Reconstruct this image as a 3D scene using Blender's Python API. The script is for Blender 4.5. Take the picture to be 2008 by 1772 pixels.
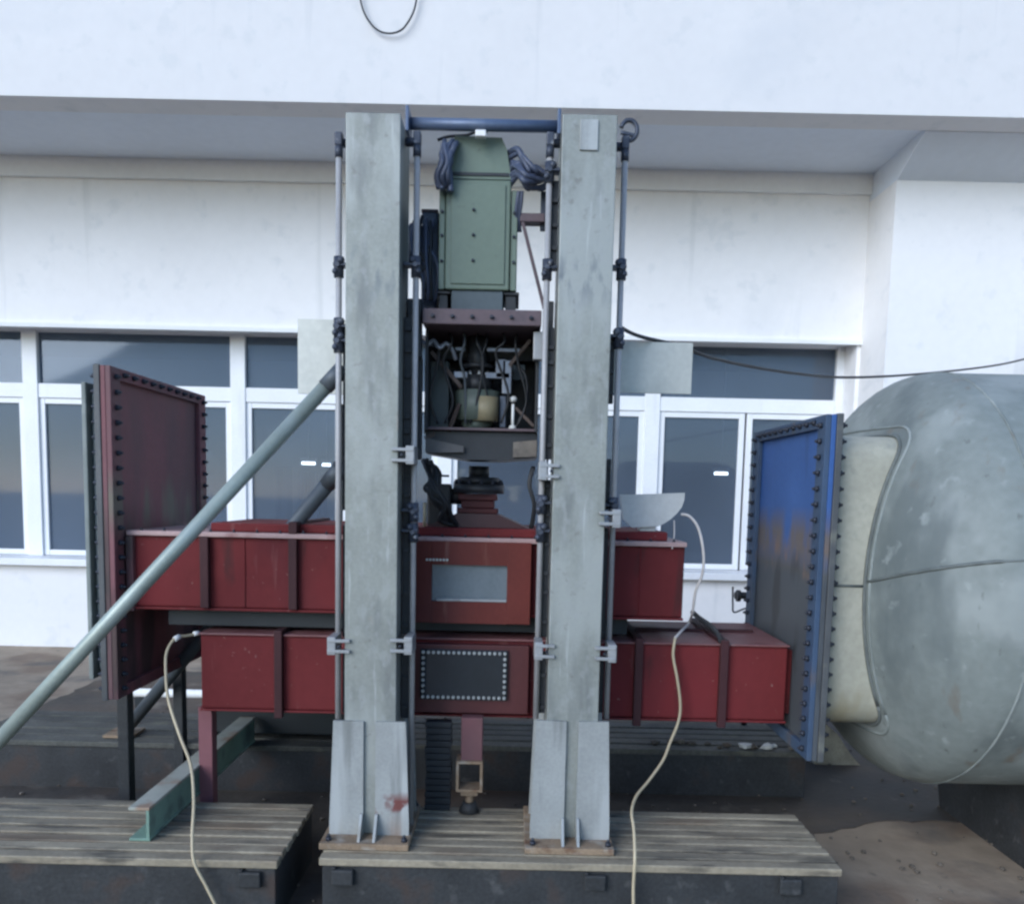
import bpy, bmesh, math, random
from mathutils import Vector, Matrix

random.seed(11)
for o in list(bpy.data.objects):
    bpy.data.objects.remove(o, do_unlink=True)
sc = bpy.context.scene
COL = sc.collection

# ------------------------------------------------------------------ camera
IW, IH = 2008.0, 1772.0
F = 1600.0                      # focal length in photo pixels
EYE = 1.6
HORIZON = 970.0
PITCH, ROLL = math.radians(5.5), math.radians(1.25)
PX, PY = 1004.0, HORIZON + F * math.tan(PITCH)
cam_d = bpy.data.cameras.new('camera')
cam = bpy.data.objects.new('camera', cam_d)
COL.objects.link(cam)
CAM_R = Matrix.Rotation(math.pi / 2 - PITCH, 3, 'X') @ Matrix.Rotation(ROLL, 3, 'Z')
cam.matrix_world = Matrix.Translation((0, 0, EYE)) @ CAM_R.to_4x4()
cam_d.sensor_width = 36.0
cam_d.lens = 36.0 * F / IW
cam_d.shift_y = (PY - IH / 2) / IW
cam_d.clip_start = 0.05
cam_d.clip_end = 600.0
sc.camera = cam

# ------------------------------------------------------------------ sky, sun, exposure
SUN_EL, SUN_AZ = math.radians(25), math.radians(219)      # azimuth: clockwise from +Y (behind the camera, to its left)
world = bpy.data.worlds.new('World')
sc.world = world
world.use_nodes = True
wn = world.node_tree
bg = wn.nodes['Background']
sky = wn.nodes.new('ShaderNodeTexSky')
sky.sky_type = 'NISHITA'
sky.sun_disc = False
sky.sun_elevation = SUN_EL
sky.sun_rotation = SUN_AZ
sky.air_density = 1.0
sky.dust_density = 0.3
sky.ozone_density = 4.4
wn.links.new(sky.outputs[0], bg.inputs[0])
bg.inputs[1].default_value = 0.15
sun_d = bpy.data.lights.new('sun', 'SUN')
sun_d.energy = 1.5
sun_d.angle = math.radians(42)
sun_d.color = (0.96, 0.98, 1.0)
sun = bpy.data.objects.new('sun', sun_d)
COL.objects.link(sun)
sd = Vector((math.sin(SUN_AZ) * math.cos(SUN_EL), math.cos(SUN_AZ) * math.cos(SUN_EL), math.sin(SUN_EL)))
sun.rotation_euler = sd.to_track_quat('Z', 'Y').to_euler()
sun.location = (0, -6, 9)
sc.view_settings.view_transform = 'Standard'
sc.view_settings.look = 'None'
sc.view_settings.exposure = 0.76
sc.view_settings.gamma = 1.0
sc.view_settings.use_curve_mapping = False
sc.render.engine = 'CYCLES'
sc.cycles.filter_width = 2.6
sc.cycles.max_bounces = 5
sc.cycles.diffuse_bounces = 4
sc.cycles.use_adaptive_sampling = True
sc.cycles.adaptive_threshold = 0.02
sc.cycles.use_denoising = True
sc.cycles.glossy_bounces = 2
sc.cycles.transparent_max_bounces = 8
sc.cycles.caustics_reflective = False
sc.cycles.caustics_refractive = False


# ------------------------------------------------------------------ helpers
def P(px, py, Y):
    """world point on the plane y = Y seen at photo pixel (px, py)"""
    d = CAM_R @ Vector(((px - PX) / F, -(py - PY) / F, -1.0))
    t = Y / d.y
    return Vector((d.x * t, Y, EYE + d.z * t))


def XZ(px0, py0, px1, py1, Y):
    mx, my = (px0 + px1) / 2, (py0 + py1) / 2
    return (P(px0, my, Y).x, P(px1, my, Y).x, P(mx, py1, Y).z, P(mx, py0, Y).z)


class MB:
    def __init__(self):
        self.bm = bmesh.new()

    def box(self, x0, x1, y0, y1, z0, z1, bev=0.0):
        r = bmesh.ops.create_cube(self.bm, size=1.0)
        vs = r['verts']
        for v in vs:
            v.co = Vector(((x0 + x1) / 2 + v.co.x * (x1 - x0), (y0 + y1) / 2 + v.co.y * (y1 - y0), (z0 + z1) / 2 + v.co.z * (z1 - z0)))
        if bev > 0:
            es = list({e for v in vs for e in v.link_edges})
            bmesh.ops.bevel(self.bm, geom=es, offset=bev, segments=2, profile=0.5, affect='EDGES')
        return self

    def bar(self, a, b, w, h, bev=0.0, up=Vector((0, 0, 1))):
        """rectangular bar from a to b"""
        a, b = Vector(a), Vector(b)
        d = (b - a)
        L = d.length
        z = d.normalized()
        x = up.cross(z)
        if x.length < 1e-4:
            x = Vector((1, 0, 0)).cross(z)
        x.normalize()
        y = z.cross(x)
        m = Matrix((x, y, z)).transposed().to_4x4()
        m.translation = (a + b) / 2
        r = bmesh.ops.create_cube(self.bm, size=1.0)
        vs = r['verts']
        for v in vs:
            v.co = m @ Vector((v.co.x * w, v.co.y * h, v.co.z * L))
        if bev > 0:
            es = list({e for v in vs for e in v.link_edges})
            bmesh.ops.bevel(self.bm, geom=es, offset=bev, segments=2, profile=0.5, affect='EDGES')
        return self

    def cyl(self, a, b, r0, r1=None, n=20):
        a, b = Vector(a), Vector(b)
        r1 = r0 if r1 is None else r1
        d = b - a
        q = d.to_track_quat('Z', 'Y')
        m = Matrix.Translation((a + b) / 2) @ q.to_matrix().to_4x4()
        res = bmesh.ops.create_cone(self.bm, cap_ends=True, segments=n, radius1=r0, radius2=r1, depth=d.length, matrix=m)
        for v in res['verts']:
            for f in v.link_faces:
                if len(f.verts) == 4:
                    f.smooth = True
        return self

    def ball(self, c, r, sx=1, sy=1, sz=1):
        m = Matrix.Translation(c) @ Matrix.Diagonal((sx, sy, sz, 1))
        res = bmesh.ops.create_icosphere(self.bm, subdivisions=3, radius=r, matrix=m)
        for v in res['verts']:
            for f in v.link_faces:
                f.smooth = True
        return self

    def prism(self, pts, axis, d0, d1):
        """polygon pts (2-D) extruded along axis from d0 to d1; axis 'y': pts are (x,z); 'x': pts are (y,z)"""
        def mk(p, d):
            return Vector((p[0], d, p[1])) if axis == 'y' else (Vector((d, p[0], p[1])) if axis == 'x' else Vector((p[0], p[1], d)))
        A = [self.bm.verts.new(mk(p, d0)) for p in pts]
        B = [self.bm.verts.new(mk(p, d1)) for p in pts]
        self.bm.faces.new(A)
        self.bm.faces.new(list(reversed(B)))
        n = len(pts)
        for i in range(n):
            self.bm.faces.new((A[i], B[i], B[(i + 1) % n], A[(i + 1) % n]))
        bmesh.ops.recalc_face_normals(self.bm, faces=self.bm.faces[:])
        return self

    def tube(self, pts, r, n=8, sub=8, smooth=True):
        pts = [Vector(p) for p in pts]
        if smooth and len(pts) > 2:
            q = []
            for i in range(len(pts) - 1):
                p0 = pts[max(i - 1, 0)]
                p1, p2 = pts[i], pts[i + 1]
                p3 = pts[min(i + 2, len(pts) - 1)]
                for k in range(sub):
                    t = k / sub
                    q.append(0.5 * ((2 * p1) + (p2 - p0) * t + (2 * p0 - 5 * p1 + 4 * p2 - p3) * t * t + (3 * p1 - p0 - 3 * p2 + p3) * t ** 3))
            q.append(pts[-1])
            pts = q
        rings = []
        nrm = Vector((0.31, 0.9, 0.2)).normalized()
        for i, p in enumerate(pts):
            t = (pts[min(i + 1, len(pts) - 1)] - pts[max(i - 1, 0)]).normalized()
            nrm = (nrm - t * nrm.dot(t))
            if nrm.length < 1e-4:
                nrm = t.orthogonal()
            nrm.normalize()
            bi = t.cross(nrm)
            rings.append([self.bm.verts.new(p + r * (math.cos(2 * math.pi * k / n) * nrm + math.sin(2 * math.pi * k / n) * bi)) for k in range(n)])
        for i in range(len(rings) - 1):
            for k in range(n):
                f = self.bm.faces.new((rings[i][k], rings[i][(k + 1) % n], rings[i + 1][(k + 1) % n], rings[i + 1][k]))
                f.smooth = True
        self.bm.faces.new(list(reversed(rings[0])))
        self.bm.faces.new(rings[-1])
        return self

    def build(self, name, m, parent=None, base=None):
        me = bpy.data.meshes.new(name)
        root = parent
        while root is not None and root.parent is not None:
            root = root.parent
        if root is not None:
            base = Vector(root['_b'])
        base = Vector(base) if base is not None else Vector((0, 0, 0))
        bmesh.ops.recalc_face_normals(self.bm, faces=self.bm.faces[:])
        bmesh.ops.translate(self.bm, verts=self.bm.verts[:], vec=-base)
        self.bm.to_mesh(me)
        self.bm.free()
        me.materials.append(m)
        o = bpy.data.objects.new(name, me)
        COL.objects.link(o)
        if parent is not None:
            o.parent = parent
        else:
            o.location = base
        return o


def tag(o, label, cat, group=None, kind=None):
    o['label'] = label
    o['category'] = cat
    if group:
        o['group'] = group
    if kind:
        o['kind'] = kind
    return o


def thing(name, label, cat, base, group=None):
    o = bpy.data.objects.new(name, None)
    o.empty_display_size = 0.1
    COL.objects.link(o)
    o.location = base
    o['_b'] = list(Vector(base))
    return tag(o, label, cat, group)


def struct(o):
    o['kind'] = 'structure'
    return o


def root_base(parent):
    r = parent
    while r.parent is not None:
        r = r.parent
    return Vector(r['_b'])


def piece(name, me, parent, loc, rot=(0, 0, 0), scale=1.0):
    o = bpy.data.objects.new(name, me)
    COL.objects.link(o)
    o.parent = parent
    o.location = Vector(loc) - root_base(parent)
    o.rotation_euler = rot
    o.scale = (scale,) * 3
    return o


# ------------------------------------------------------------------ materials
def mat(name, col, rough=0.6, metal=0.0, var=0.12, scale=3.0, stains=(), bump=0.0, bscale=60.0, spec=0.4, fine=0.06, emit=None):
    """stains: list of (colour, coverage 0..1, noise scale, stretch xyz, strength[, zband])"""
    m = bpy.data.materials.new(name)
    m.use_nodes = True
    nt = m.node_tree
    N, L = nt.nodes, nt.links
    b = N['Principled BSDF']
    b.inputs['Roughness'].default_value = rough
    b.inputs['Metallic'].default_value = metal
    b.inputs['Specular IOR Level'].default_value = spec
    tc = N.new('ShaderNodeTexCoord')
    oi = N.new('ShaderNodeObjectInfo')
    add = N.new('ShaderNodeVectorMath')
    add.operation = 'MULTIPLY_ADD'
    L.new(oi.outputs['Random'], add.inputs[0])
    add.inputs[1].default_value = (7.3, 5.1, 3.7)
    L.new(tc.outputs['Object'], add.inputs[2])

    def noise(sc_, st, det=2.0, dist=0.0):
        mp = N.new('ShaderNodeMapping')
        mp.inputs['Scale'].default_value = st
        L.new(add.outputs[0], mp.inputs['Vector'])
        n = N.new('ShaderNodeTexNoise')
        n.inputs['Scale'].default_value = sc_
        n.inputs['Detail'].default_value = det
        n.inputs['Distortion'].default_value = dist
        L.new(mp.outputs[0], n.inputs['Vector'])
        return n.outputs['Fac']

    def rng(src, a, b_, c, d):
        r = N.new('ShaderNodeMapRange')
        r.inputs['From Min'].default_value = a
        r.inputs['From Max'].default_value = b_
        r.inputs['To Min'].default_value = c
        r.inputs['To Max'].default_value = d
        L.new(src, r.inputs['Value'])
        return r.outputs[0]

    def mul(a, b_):
        x = N.new('ShaderNodeMath')
        x.operation = 'MULTIPLY'
        L.new(a, x.inputs[0])
        L.new(b_, x.inputs[1])
        return x.outputs[0]

    v = mul(rng(noise(scale, (1, 1, 1)), 0.25, 0.75, 1 - var, 1 + var), rng(noise(scale * 14, (1, 1, 1), 1), 0.25, 0.75, 1 - fine, 1 + fine))
    vm = N.new('ShaderNodeVectorMath')
    vm.operation = 'SCALE'
    vm.inputs[0].default_value = col
    L.new(v, vm.inputs['Scale'])
    cur = vm.outputs[0]
    rcur = None
    for s in stains:
        scol, cov, ssc, st, strength = s[:5]
        f = noise(ssc, st, 4)
        lo = 0.72 - 0.44 * cov
        f = rng(f, lo, lo + 0.12, 0.0, strength)
        if len(s) > 5 and s[5]:
            z0, z1, soft = s[5]
            g = N.new('ShaderNodeNewGeometry')
            sx = N.new('ShaderNodeSeparateXYZ')
            L.new(g.outputs['Position'], sx.inputs[0])
            f = mul(f, mul(rng(sx.outputs['Z'], z0 - soft, z0 + soft, 0, 1), rng(sx.outputs['Z'], z1 - soft, z1 + soft, 1, 0)))
        mx = N.new('ShaderNodeMix')
        mx.data_type = 'RGBA'
        L.new(f, mx.inputs['Factor'])
        L.new(cur, mx.inputs['A'])
        mx.inputs['B'].default_value = (*scol, 1)
        cur = mx.outputs['Result']
    L.new(cur, b.inputs['Base Color'])
    if bump >= 0.2:
        bp = N.new('ShaderNodeBump')
        bp.inputs['Strength'].default_value = bump
        bp.inputs['Distance'].default_value = 0.01
        L.new(noise(bscale, (1, 1, 1), 2), bp.inputs['Height'])
        L.new(bp.outputs[0], b.inputs['Normal'])
    if emit:
        b.inputs['Emission Color'].default_value = (*emit[0], 1)
        b.inputs['Emission Strength'].default_value = emit[1]
    return m


def glass_mat(name, tint=(0.55, 0.62, 0.7), ior=1.38, rough=0.04, sky_sheen=0.19):
    m = bpy.data.materials.new(name)
    m.use_nodes = True
    nt = m.node_tree
    N, L = nt.nodes, nt.links
    N.remove(N['Principled BSDF'])
    out = N['Material Output']
    fr = N.new('ShaderNodeFresnel')
    fr.inputs['IOR'].default_value = ior
    tr = N.new('ShaderNodeBsdfTransparent')
    tr.inputs[0].default_value = (*tint, 1)
    gl = N.new('ShaderNodeBsdfGlossy')
    gl.inputs['Roughness'].default_value = rough
    gl.inputs['Color'].default_value = (0.86, 0.92, 1.0, 1)
    tc = N.new('ShaderNodeTexCoord')
    no = N.new('ShaderNodeTexNoise')
    no.inputs['Scale'].default_value = 1.3
    L.new(tc.outputs['Object'], no.inputs['Vector'])
    bp = N.new('ShaderNodeBump')
    bp.inputs['Strength'].default_value = 0.01
    bp.inputs['Distance'].default_value = 0.02
    L.new(no.outputs['Fac'], bp.inputs['Height'])
    L.new(bp.outputs[0], gl.inputs['Normal'])
    mx = N.new('ShaderNodeMixShader')
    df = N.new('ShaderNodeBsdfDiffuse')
    df.inputs[0].default_value = (0.38, 0.47, 0.60, 1)  # pale blue diffuse layer stands in for sky reflected in the panes
    n2 = N.new('ShaderNodeTexNoise')
    n2.inputs['Scale'].default_value = 0.8
    n2.inputs['Detail'].default_value = 6
    L.new(tc.outputs['Object'], n2.inputs['Vector'])
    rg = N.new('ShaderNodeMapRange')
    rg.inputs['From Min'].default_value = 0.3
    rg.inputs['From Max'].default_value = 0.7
    rg.inputs['To Min'].default_value = sky_sheen * 0.75
    rg.inputs['To Max'].default_value = sky_sheen * 1.25
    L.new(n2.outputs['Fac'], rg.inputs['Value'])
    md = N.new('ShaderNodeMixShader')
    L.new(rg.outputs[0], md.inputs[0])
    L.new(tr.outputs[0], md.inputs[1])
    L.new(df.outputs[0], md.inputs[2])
    L.new(fr.outputs[0], mx.inputs[0])
    L.new(md.outputs[0], mx.inputs[1])
    L.new(gl.outputs[0], mx.inputs[2])
    L.new(mx.outputs[0], out.inputs['Surface'])
    return m


Z3 = (1, 1, 1)
VS = (1, 1, 0.12)       # vertical streaks
M = {}
M['wall'] = mat('white_wall_paint', (0.81, 0.80, 0.80), 0.75, var=0.03, scale=0.9, fine=0.015,
                stains=[((0.60, 0.62, 0.64), 0.28, 0.9, (1, 1, 0.35), 0.35), ((0.55, 0.56, 0.56), 0.22, 5, (1, 1, 0.05), 0.4), ((0.62, 0.64, 0.66), 0.3, 6, Z3, 0.35)])
M['fascia'] = mat('white_fascia_paint', (0.70, 0.69, 0.69), 0.75, var=0.03, scale=0.8, fine=0.015,
                  stains=[((0.55, 0.57, 0.60), 0.34, 0.8, (0.5, 1, 1), 0.45), ((0.45, 0.47, 0.49), 0.25, 5, (1, 1, 0.06), 0.4), ((0.57, 0.59, 0.6), 0.3, 6, Z3, 0.35)])
M['soffit'] = mat('soffit_paint', (0.70, 0.75, 0.82), 0.8, var=0.05, scale=0.8, fine=0.02)
M['band'] = mat('band_paint', (0.80, 0.81, 0.82), 0.8, var=0.05, scale=1.0, fine=0.02)
M['frame'] = mat('white_frame', (0.80, 0.81, 0.83), 0.4, var=0.04, scale=3, fine=0.02, stains=[((0.5, 0.5, 0.48), 0.2, 6, VS, 0.3)])
M['glass'] = glass_mat('window_glass')
M['room'] = mat('room_paint', (0.42, 0.45, 0.48), 0.85, var=0.06, scale=1)
M['curtain'] = mat('curtain_cloth', (0.55, 0.55, 0.58), 0.9, var=0.1, scale=4)
M['ground'] = mat('stained_concrete', (0.075, 0.063, 0.052), 0.7, var=0.3, scale=1.2, fine=0.15,
                  stains=[((0.13, 0.088, 0.06), 0.5, 1.1, Z3, 0.75), ((0.035, 0.037, 0.04), 0.45, 0.7, Z3, 0.85), ((0.26, 0.23, 0.19), 0.2, 3.5, Z3, 0.6)],
                  bump=0.4, bscale=30)
M['yard'] = mat('yard_concrete', (0.31, 0.25, 0.19), 0.8, var=0.18, scale=0.8, fine=0.1,
                stains=[((0.17, 0.115, 0.08), 0.5, 1.6, Z3, 0.7), ((0.10, 0.095, 0.09), 0.4, 1.9, Z3, 0.7), ((0.05, 0.048, 0.046), 0.16, 7, Z3, 0.6)], bump=0.3, bscale=30)
M['galv'] = mat('galvanised_steel', (0.255, 0.27, 0.25), 0.5, metal=0.25, var=0.12, scale=5, fine=0.07,
                stains=[((0.36, 0.38, 0.365), 0.46, 5, (1, 1, 0.3), 0.65), ((0.15, 0.16, 0.16), 0.42, 9, (1, 1, 0.2), 0.7), ((0.33, 0.345, 0.34), 0.4, 26, (1, 1, 0.6), 0.5), ((0.48, 0.5, 0.5), 0.18, 40, (1, 1, 0.08), 0.6),
                        ((0.13, 0.15, 0.17), 0.5, 24, (1, 1, 0.35), 0.8, (2.33, 2.45, 0.06)),
                        ((0.16, 0.15, 0.14), 0.2, 30, Z3, 0.5), ((0.36, 0.26, 0.2), 0.1, 9, (1, 1, 0.4), 0.5)], bump=0.06, bscale=50)
M['gusset'] = mat('galvanised_gusset', (0.33, 0.345, 0.34), 0.5, metal=0.25, var=0.12, scale=6, fine=0.07,
                  stains=[((0.46, 0.48, 0.48), 0.45, 9, VS, 0.75), ((0.18, 0.19, 0.185), 0.40, 12, VS, 0.75), ((0.3, 0.27, 0.22), 0.55, 12, VS, 0.6, (0.2, 0.33, 0.05))], bump=0.06)
M['rod'] = mat('grey_rod', (0.36, 0.36, 0.37), 0.45, metal=0.1, var=0.12, scale=6,
               stains=[((0.5, 0.48, 0.48), 0.45, 3, (1, 1, 0.3), 0.6), ((0.2, 0.14, 0.13), 0.2, 6, VS, 0.6)])
M['dark'] = mat('dark_iron', (0.03, 0.033, 0.038), 0.5, metal=0.2, var=0.2, scale=8)
M['knob'] = mat('blue_black_fitting', (0.05, 0.06, 0.085), 0.45, metal=0.2, var=0.2, scale=8, stains=[((0.3, 0.31, 0.33), 0.25, 30, Z3, 0.7)])
M['clamp'] = mat('pale_clamp', (0.31, 0.32, 0.33), 0.45, metal=0.3, var=0.1, scale=9, stains=[((0.1, 0.1, 0.1), 0.2, 25, Z3, 0.6)])
M['red'] = mat('red_oxide_paint', (0.138, 0.024, 0.026), 0.6, spec=0.12, var=0.14, scale=2.2, fine=0.05,
               stains=[((0.175, 0.026, 0.030), 0.4, 1.6, Z3, 0.6), ((0.10, 0.023, 0.028), 0.35, 2.5, (1, 1, 0.4), 0.6), ((0.26, 0.13, 0.12), 0.16, 18, VS, 0.5), ((0.04, 0.022, 0.022), 0.2, 11, (1, 1, 0.25), 0.6), ((0.3, 0.2, 0.18), 0.08, 45, Z3, 0.7)])
M['reddustsky'] = mat('dusty_skylit_red_top', (0.19, 0.085, 0.085), 0.5, var=0.2, scale=4, stains=[((0.11, 0.03, 0.03), 0.4, 5, Z3, 0.7), ((0.3, 0.24, 0.23), 0.2, 9, Z3, 0.6)])  # tank top: dust and reflected sky put into the paler red
M['redorange'] = mat('orange_red_paint', (0.125, 0.029, 0.024), 0.55, spec=0.2, var=0.16, scale=4, fine=0.06,
                     stains=[((0.085, 0.026, 0.027), 0.42, 5, VS, 0.6), ((0.3, 0.16, 0.13), 0.16, 16, VS, 0.45)], bump=0.05)
M['redwornlit'] = mat('worn_lit_red_edge', (0.40, 0.27, 0.26), 0.5, var=0.2, scale=5, stains=[((0.17, 0.04, 0.04), 0.35, 6, Z3, 0.7)])  # pale rim: worn paint plus light painted onto the edge
M['rib'] = mat('dark_red_rib', (0.052, 0.021, 0.024), 0.55, spec=0.2, var=0.15, scale=3)
M['redplate'] = mat('dull_red_plate', (0.20, 0.085, 0.095), 0.55, spec=0.2, var=0.15, scale=2, fine=0.05,
                    stains=[((0.125, 0.085, 0.09), 0.55, 1.8, (1, 1, 0.3), 0.7), ((0.16, 0.17, 0.13), 0.55, 7, (1, 1, 0.18), 0.7, (1.43, 1.62, 0.06)),
                            ((0.05, 0.05, 0.045), 0.5, 6, (1, 1, 0.3), 0.7, (0.7, 1.45, 0.08))], bump=0.05)
M['blue'] = mat('blue_paint', (0.05, 0.082, 0.14), 0.55, spec=0.2, var=0.12, scale=3, fine=0.05,
                stains=[((0.07, 0.085, 0.105), 0.5, 4, (1, 1, 0.4), 0.7), ((0.13, 0.10, 0.075), 0.25, 9, (1, 1, 0.4), 0.7)])
M['blueplate'] = mat('grime_reflection_plate', (0.045, 0.11, 0.30), 0.55, spec=0.2, var=0.12, scale=3, fine=0.05,
                     stains=[((0.075, 0.08, 0.078), 1.3, 3, Z3, 0.94, (0.2, 1.36, 0.05)), ((0.15, 0.115, 0.075), 0.85, 5, (1, 1, 0.35), 0.85, (1.34, 1.52, 0.06)), ((0.035, 0.035, 0.035), 0.4, 7, (1, 1, 0.3), 0.7, (0.3, 1.36, 0.04)),  # lower half: dark reflection painted in with the brown grime
                             ((0.2, 0.13, 0.1), 0.35, 12, (1, 1, 0.6), 0.8, (1.28, 1.42, 0.03)), ((0.02, 0.03, 0.06), 0.2, 6, VS, 0.5)], bump=0.04)
M['green'] = mat('grey_green_paint', (0.135, 0.18, 0.140), 0.42, var=0.08, scale=3, fine=0.04,
                 stains=[((0.155, 0.195, 0.165), 0.4, 3, VS, 0.5), ((0.075, 0.095, 0.085), 0.32, 8, VS, 0.5), ((0.06, 0.06, 0.055), 0.18, 20, Z3, 0.5)])
M['teal'] = mat('teal_beam_paint', (0.17, 0.275, 0.22), 0.5, var=0.2, scale=5, stains=[((0.06, 0.07, 0.075), 0.45, 6, Z3, 0.7), ((0.2, 0.13, 0.08), 0.2, 7, Z3, 0.6)])
M['tealtop'] = mat('worn_lit_beam_top', (0.36, 0.37, 0.32), 0.6, var=0.2, scale=7, stains=[((0.28, 0.17, 0.11), 0.4, 5, Z3, 0.8), ((0.2, 0.26, 0.2), 0.25, 9, Z3, 0.6)])  # paler top flange: wear plus light painted into the colour
M['pipe'] = mat('pale_green_pipe', (0.31, 0.355, 0.32), 0.4, metal=0.2, var=0.12, scale=4, stains=[((0.22, 0.26, 0.25), 0.4, 6, Z3, 0.5), ((0.45, 0.52, 0.5), 0.3, 3, Z3, 0.5)])
M['darkpipe'] = mat('dark_pipe', (0.085, 0.10, 0.115), 0.5, metal=0.2, var=0.2, scale=4)
M['brown'] = mat('primer_brown', (0.105, 0.075, 0.085), 0.55, var=0.15, scale=5, stains=[((0.055, 0.05, 0.06), 0.35, 6, Z3, 0.6)])
M['rust'] = mat('rusty_plate', (0.25, 0.18, 0.12), 0.75, var=0.25, scale=10, fine=0.15, stains=[((0.34, 0.3, 0.25), 0.4, 12, Z3, 0.8), ((0.14, 0.07, 0.04), 0.35, 14, Z3, 0.8)], bump=0.2)
M['bed'] = mat('bed_top_iron', (0.29, 0.25, 0.185), 0.6, metal=0.1, var=0.2, scale=4, fine=0.12,
               stains=[((0.39, 0.345, 0.26), 0.36, 6, (0.2, 1, 1), 0.7), ((0.11, 0.10, 0.08), 0.46, 6, (0.15, 1, 1), 0.7), ((0.15, 0.1, 0.065), 0.35, 5, (0.4, 1, 1), 0.6), ((0.05, 0.047, 0.042), 0.38, 14, (0.25, 1, 1), 0.75)], bump=0.2, bscale=40)
M['beddirtshade'] = mat('dirty_shaded_bed_top', (0.085, 0.085, 0.075), 0.7, var=0.3, scale=4, fine=0.2, stains=[((0.045, 0.045, 0.042), 0.5, 3, Z3, 0.8), ((0.13, 0.13, 0.10), 0.25, 6, Z3, 0.7)], bump=0.3)  # rear bed tops: dirt plus the shade under the tanks, painted darker
M['bedside'] = mat('bed_side_iron', (0.032, 0.034, 0.036), 0.65, var=0.3, scale=5, fine=0.2, stains=[((0.1, 0.1, 0.1), 0.2, 14, Z3, 0.6), ((0.06, 0.035, 0.025), 0.3, 5, Z3, 0.6)], bump=0.2)
M['vessel'] = mat('grey_vessel_paint', (0.20, 0.225, 0.215), 0.6, var=0.16, scale=2, fine=0.08,
                  stains=[((0.285, 0.31, 0.30), 0.48, 2.6, Z3, 0.8), ((0.11, 0.13, 0.13), 0.40, 3.5, (1, 1, 0.5), 0.75), ((0.16, 0.13, 0.10), 0.22, 10, VS, 0.7), ((0.33, 0.36, 0.35), 0.2, 14, Z3, 0.6), ((0.08, 0.085, 0.08), 0.12, 26, (1, 1, 0.5), 0.7)], bump=0.1, bscale=20)
M['duct'] = mat('cream_duct_paint', (0.40, 0.39, 0.32), 0.55, var=0.12, scale=3, fine=0.08,
                stains=[((0.27, 0.27, 0.22), 0.5, 4, (1, 1, 0.3), 0.6), ((0.2, 0.17, 0.1), 0.6, 5, (1, 1, 0.4), 0.7, (0.6, 0.85, 0.1)), ((0.2, 0.22, 0.2), 0.3, 12, Z3, 0.5)], bump=0.1, bscale=25)
M['seam'] = mat('weld_seam', (0.12, 0.135, 0.13), 0.6, var=0.25, scale=12, bump=0.3)
M['flange'] = mat('dark_mating_flange', (0.085, 0.09, 0.095), 0.55, metal=0.2, var=0.2, scale=6, stains=[((0.2, 0.2, 0.17), 0.3, 9, Z3, 0.6)])
M['bolt'] = mat('dark_bolt', (0.04, 0.045, 0.06), 0.5, metal=0.4, var=0.2, scale=20)
M['boltpale'] = mat('zinc_bolt', (0.5, 0.52, 0.53), 0.4, metal=0.5, var=0.2, scale=20)
M['sheet'] = mat('galvanised_sheet', (0.54, 0.55, 0.51), 0.5, metal=0.2, var=0.1, scale=3, stains=[((0.36, 0.38, 0.36), 0.45, 5, Z3, 0.5), ((0.56, 0.58, 0.56), 0.3, 4, VS, 0.5)])
M['plate'] = mat('pale_plate', (0.58, 0.58, 0.56), 0.5, var=0.06, scale=3)
M['cable'] = mat('cream_cable', (0.48, 0.40, 0.27), 0.5, var=0.15, scale=6)
M['cablew'] = mat('pale_cable', (0.58, 0.54, 0.52), 0.5, var=0.1, scale=6)
M['rubber'] = mat('black_rubber', (0.022, 0.024, 0.028), 0.5, var=0.2, scale=6)
M['hose'] = mat('blue_black_hose', (0.065, 0.08, 0.125), 0.42, var=0.25, scale=10)
M['white'] = mat('white_plastic', (0.78, 0.78, 0.77), 0.4, var=0.05, scale=4)
M['cream'] = mat('cream_housing', (0.25, 0.215, 0.135), 0.5, var=0.15, scale=9, stains=[((0.13, 0.16, 0.14), 0.4, 9, VS, 0.7)])
M['mgreen'] = mat('motor_green', (0.10, 0.125, 0.105), 0.5, var=0.2, scale=9, stains=[((0.07, 0.08, 0.08), 0.35, 10, VS, 0.7)])
M['lightmetal'] = mat('light_metal', (0.22, 0.24, 0.28), 0.4, metal=0.4, var=0.15, scale=12)
M['barblue'] = mat('blue_grey_tube', (0.09, 0.125, 0.20), 0.4, metal=0.2, var=0.15, scale=3, stains=[((0.2, 0.24, 0.3), 0.25, 5, Z3, 0.5)])
M['lamp'] = mat('lit_tube', (0.9, 0.9, 0.9), 0.5, var=0.0, emit=((1.0, 0.98, 0.95), 6.0))
M['void'] = mat('void_dark', (0.022, 0.027, 0.03), 0.6, var=0.25, scale=3)
M['panelgrey'] = mat('grey_acrylic', (0.15, 0.185, 0.21), 0.25, var=0.1, scale=4, stains=[((0.22, 0.25, 0.28), 0.35, 3, (1, 1, 0.4), 0.5)])
M['darkglass'] = mat('dark_acrylic', (0.028, 0.034, 0.04), 0.12, var=0.2, scale=4, spec=0.6, stains=[((0.1, 0.12, 0.11), 0.3, 6, (0.3, 1, 1), 0.5)])
M['redstain'] = mat('gusset_with_red_splash', (0.33, 0.345, 0.34), 0.5, metal=0.2, var=0.12, scale=6,
                    stains=[((0.46, 0.48, 0.48), 0.45, 9, VS, 0.75), ((0.18, 0.19, 0.185), 0.40, 12, VS, 0.75), ((0.16, 0.04, 0.035), 0.66, 13, Z3, 0.92, (0.37, 0.44, 0.02)),
                            ((0.3, 0.2, 0.15), 0.6, 12, VS, 0.6, (0.2, 0.33, 0.05))], bump=0.06)


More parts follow.
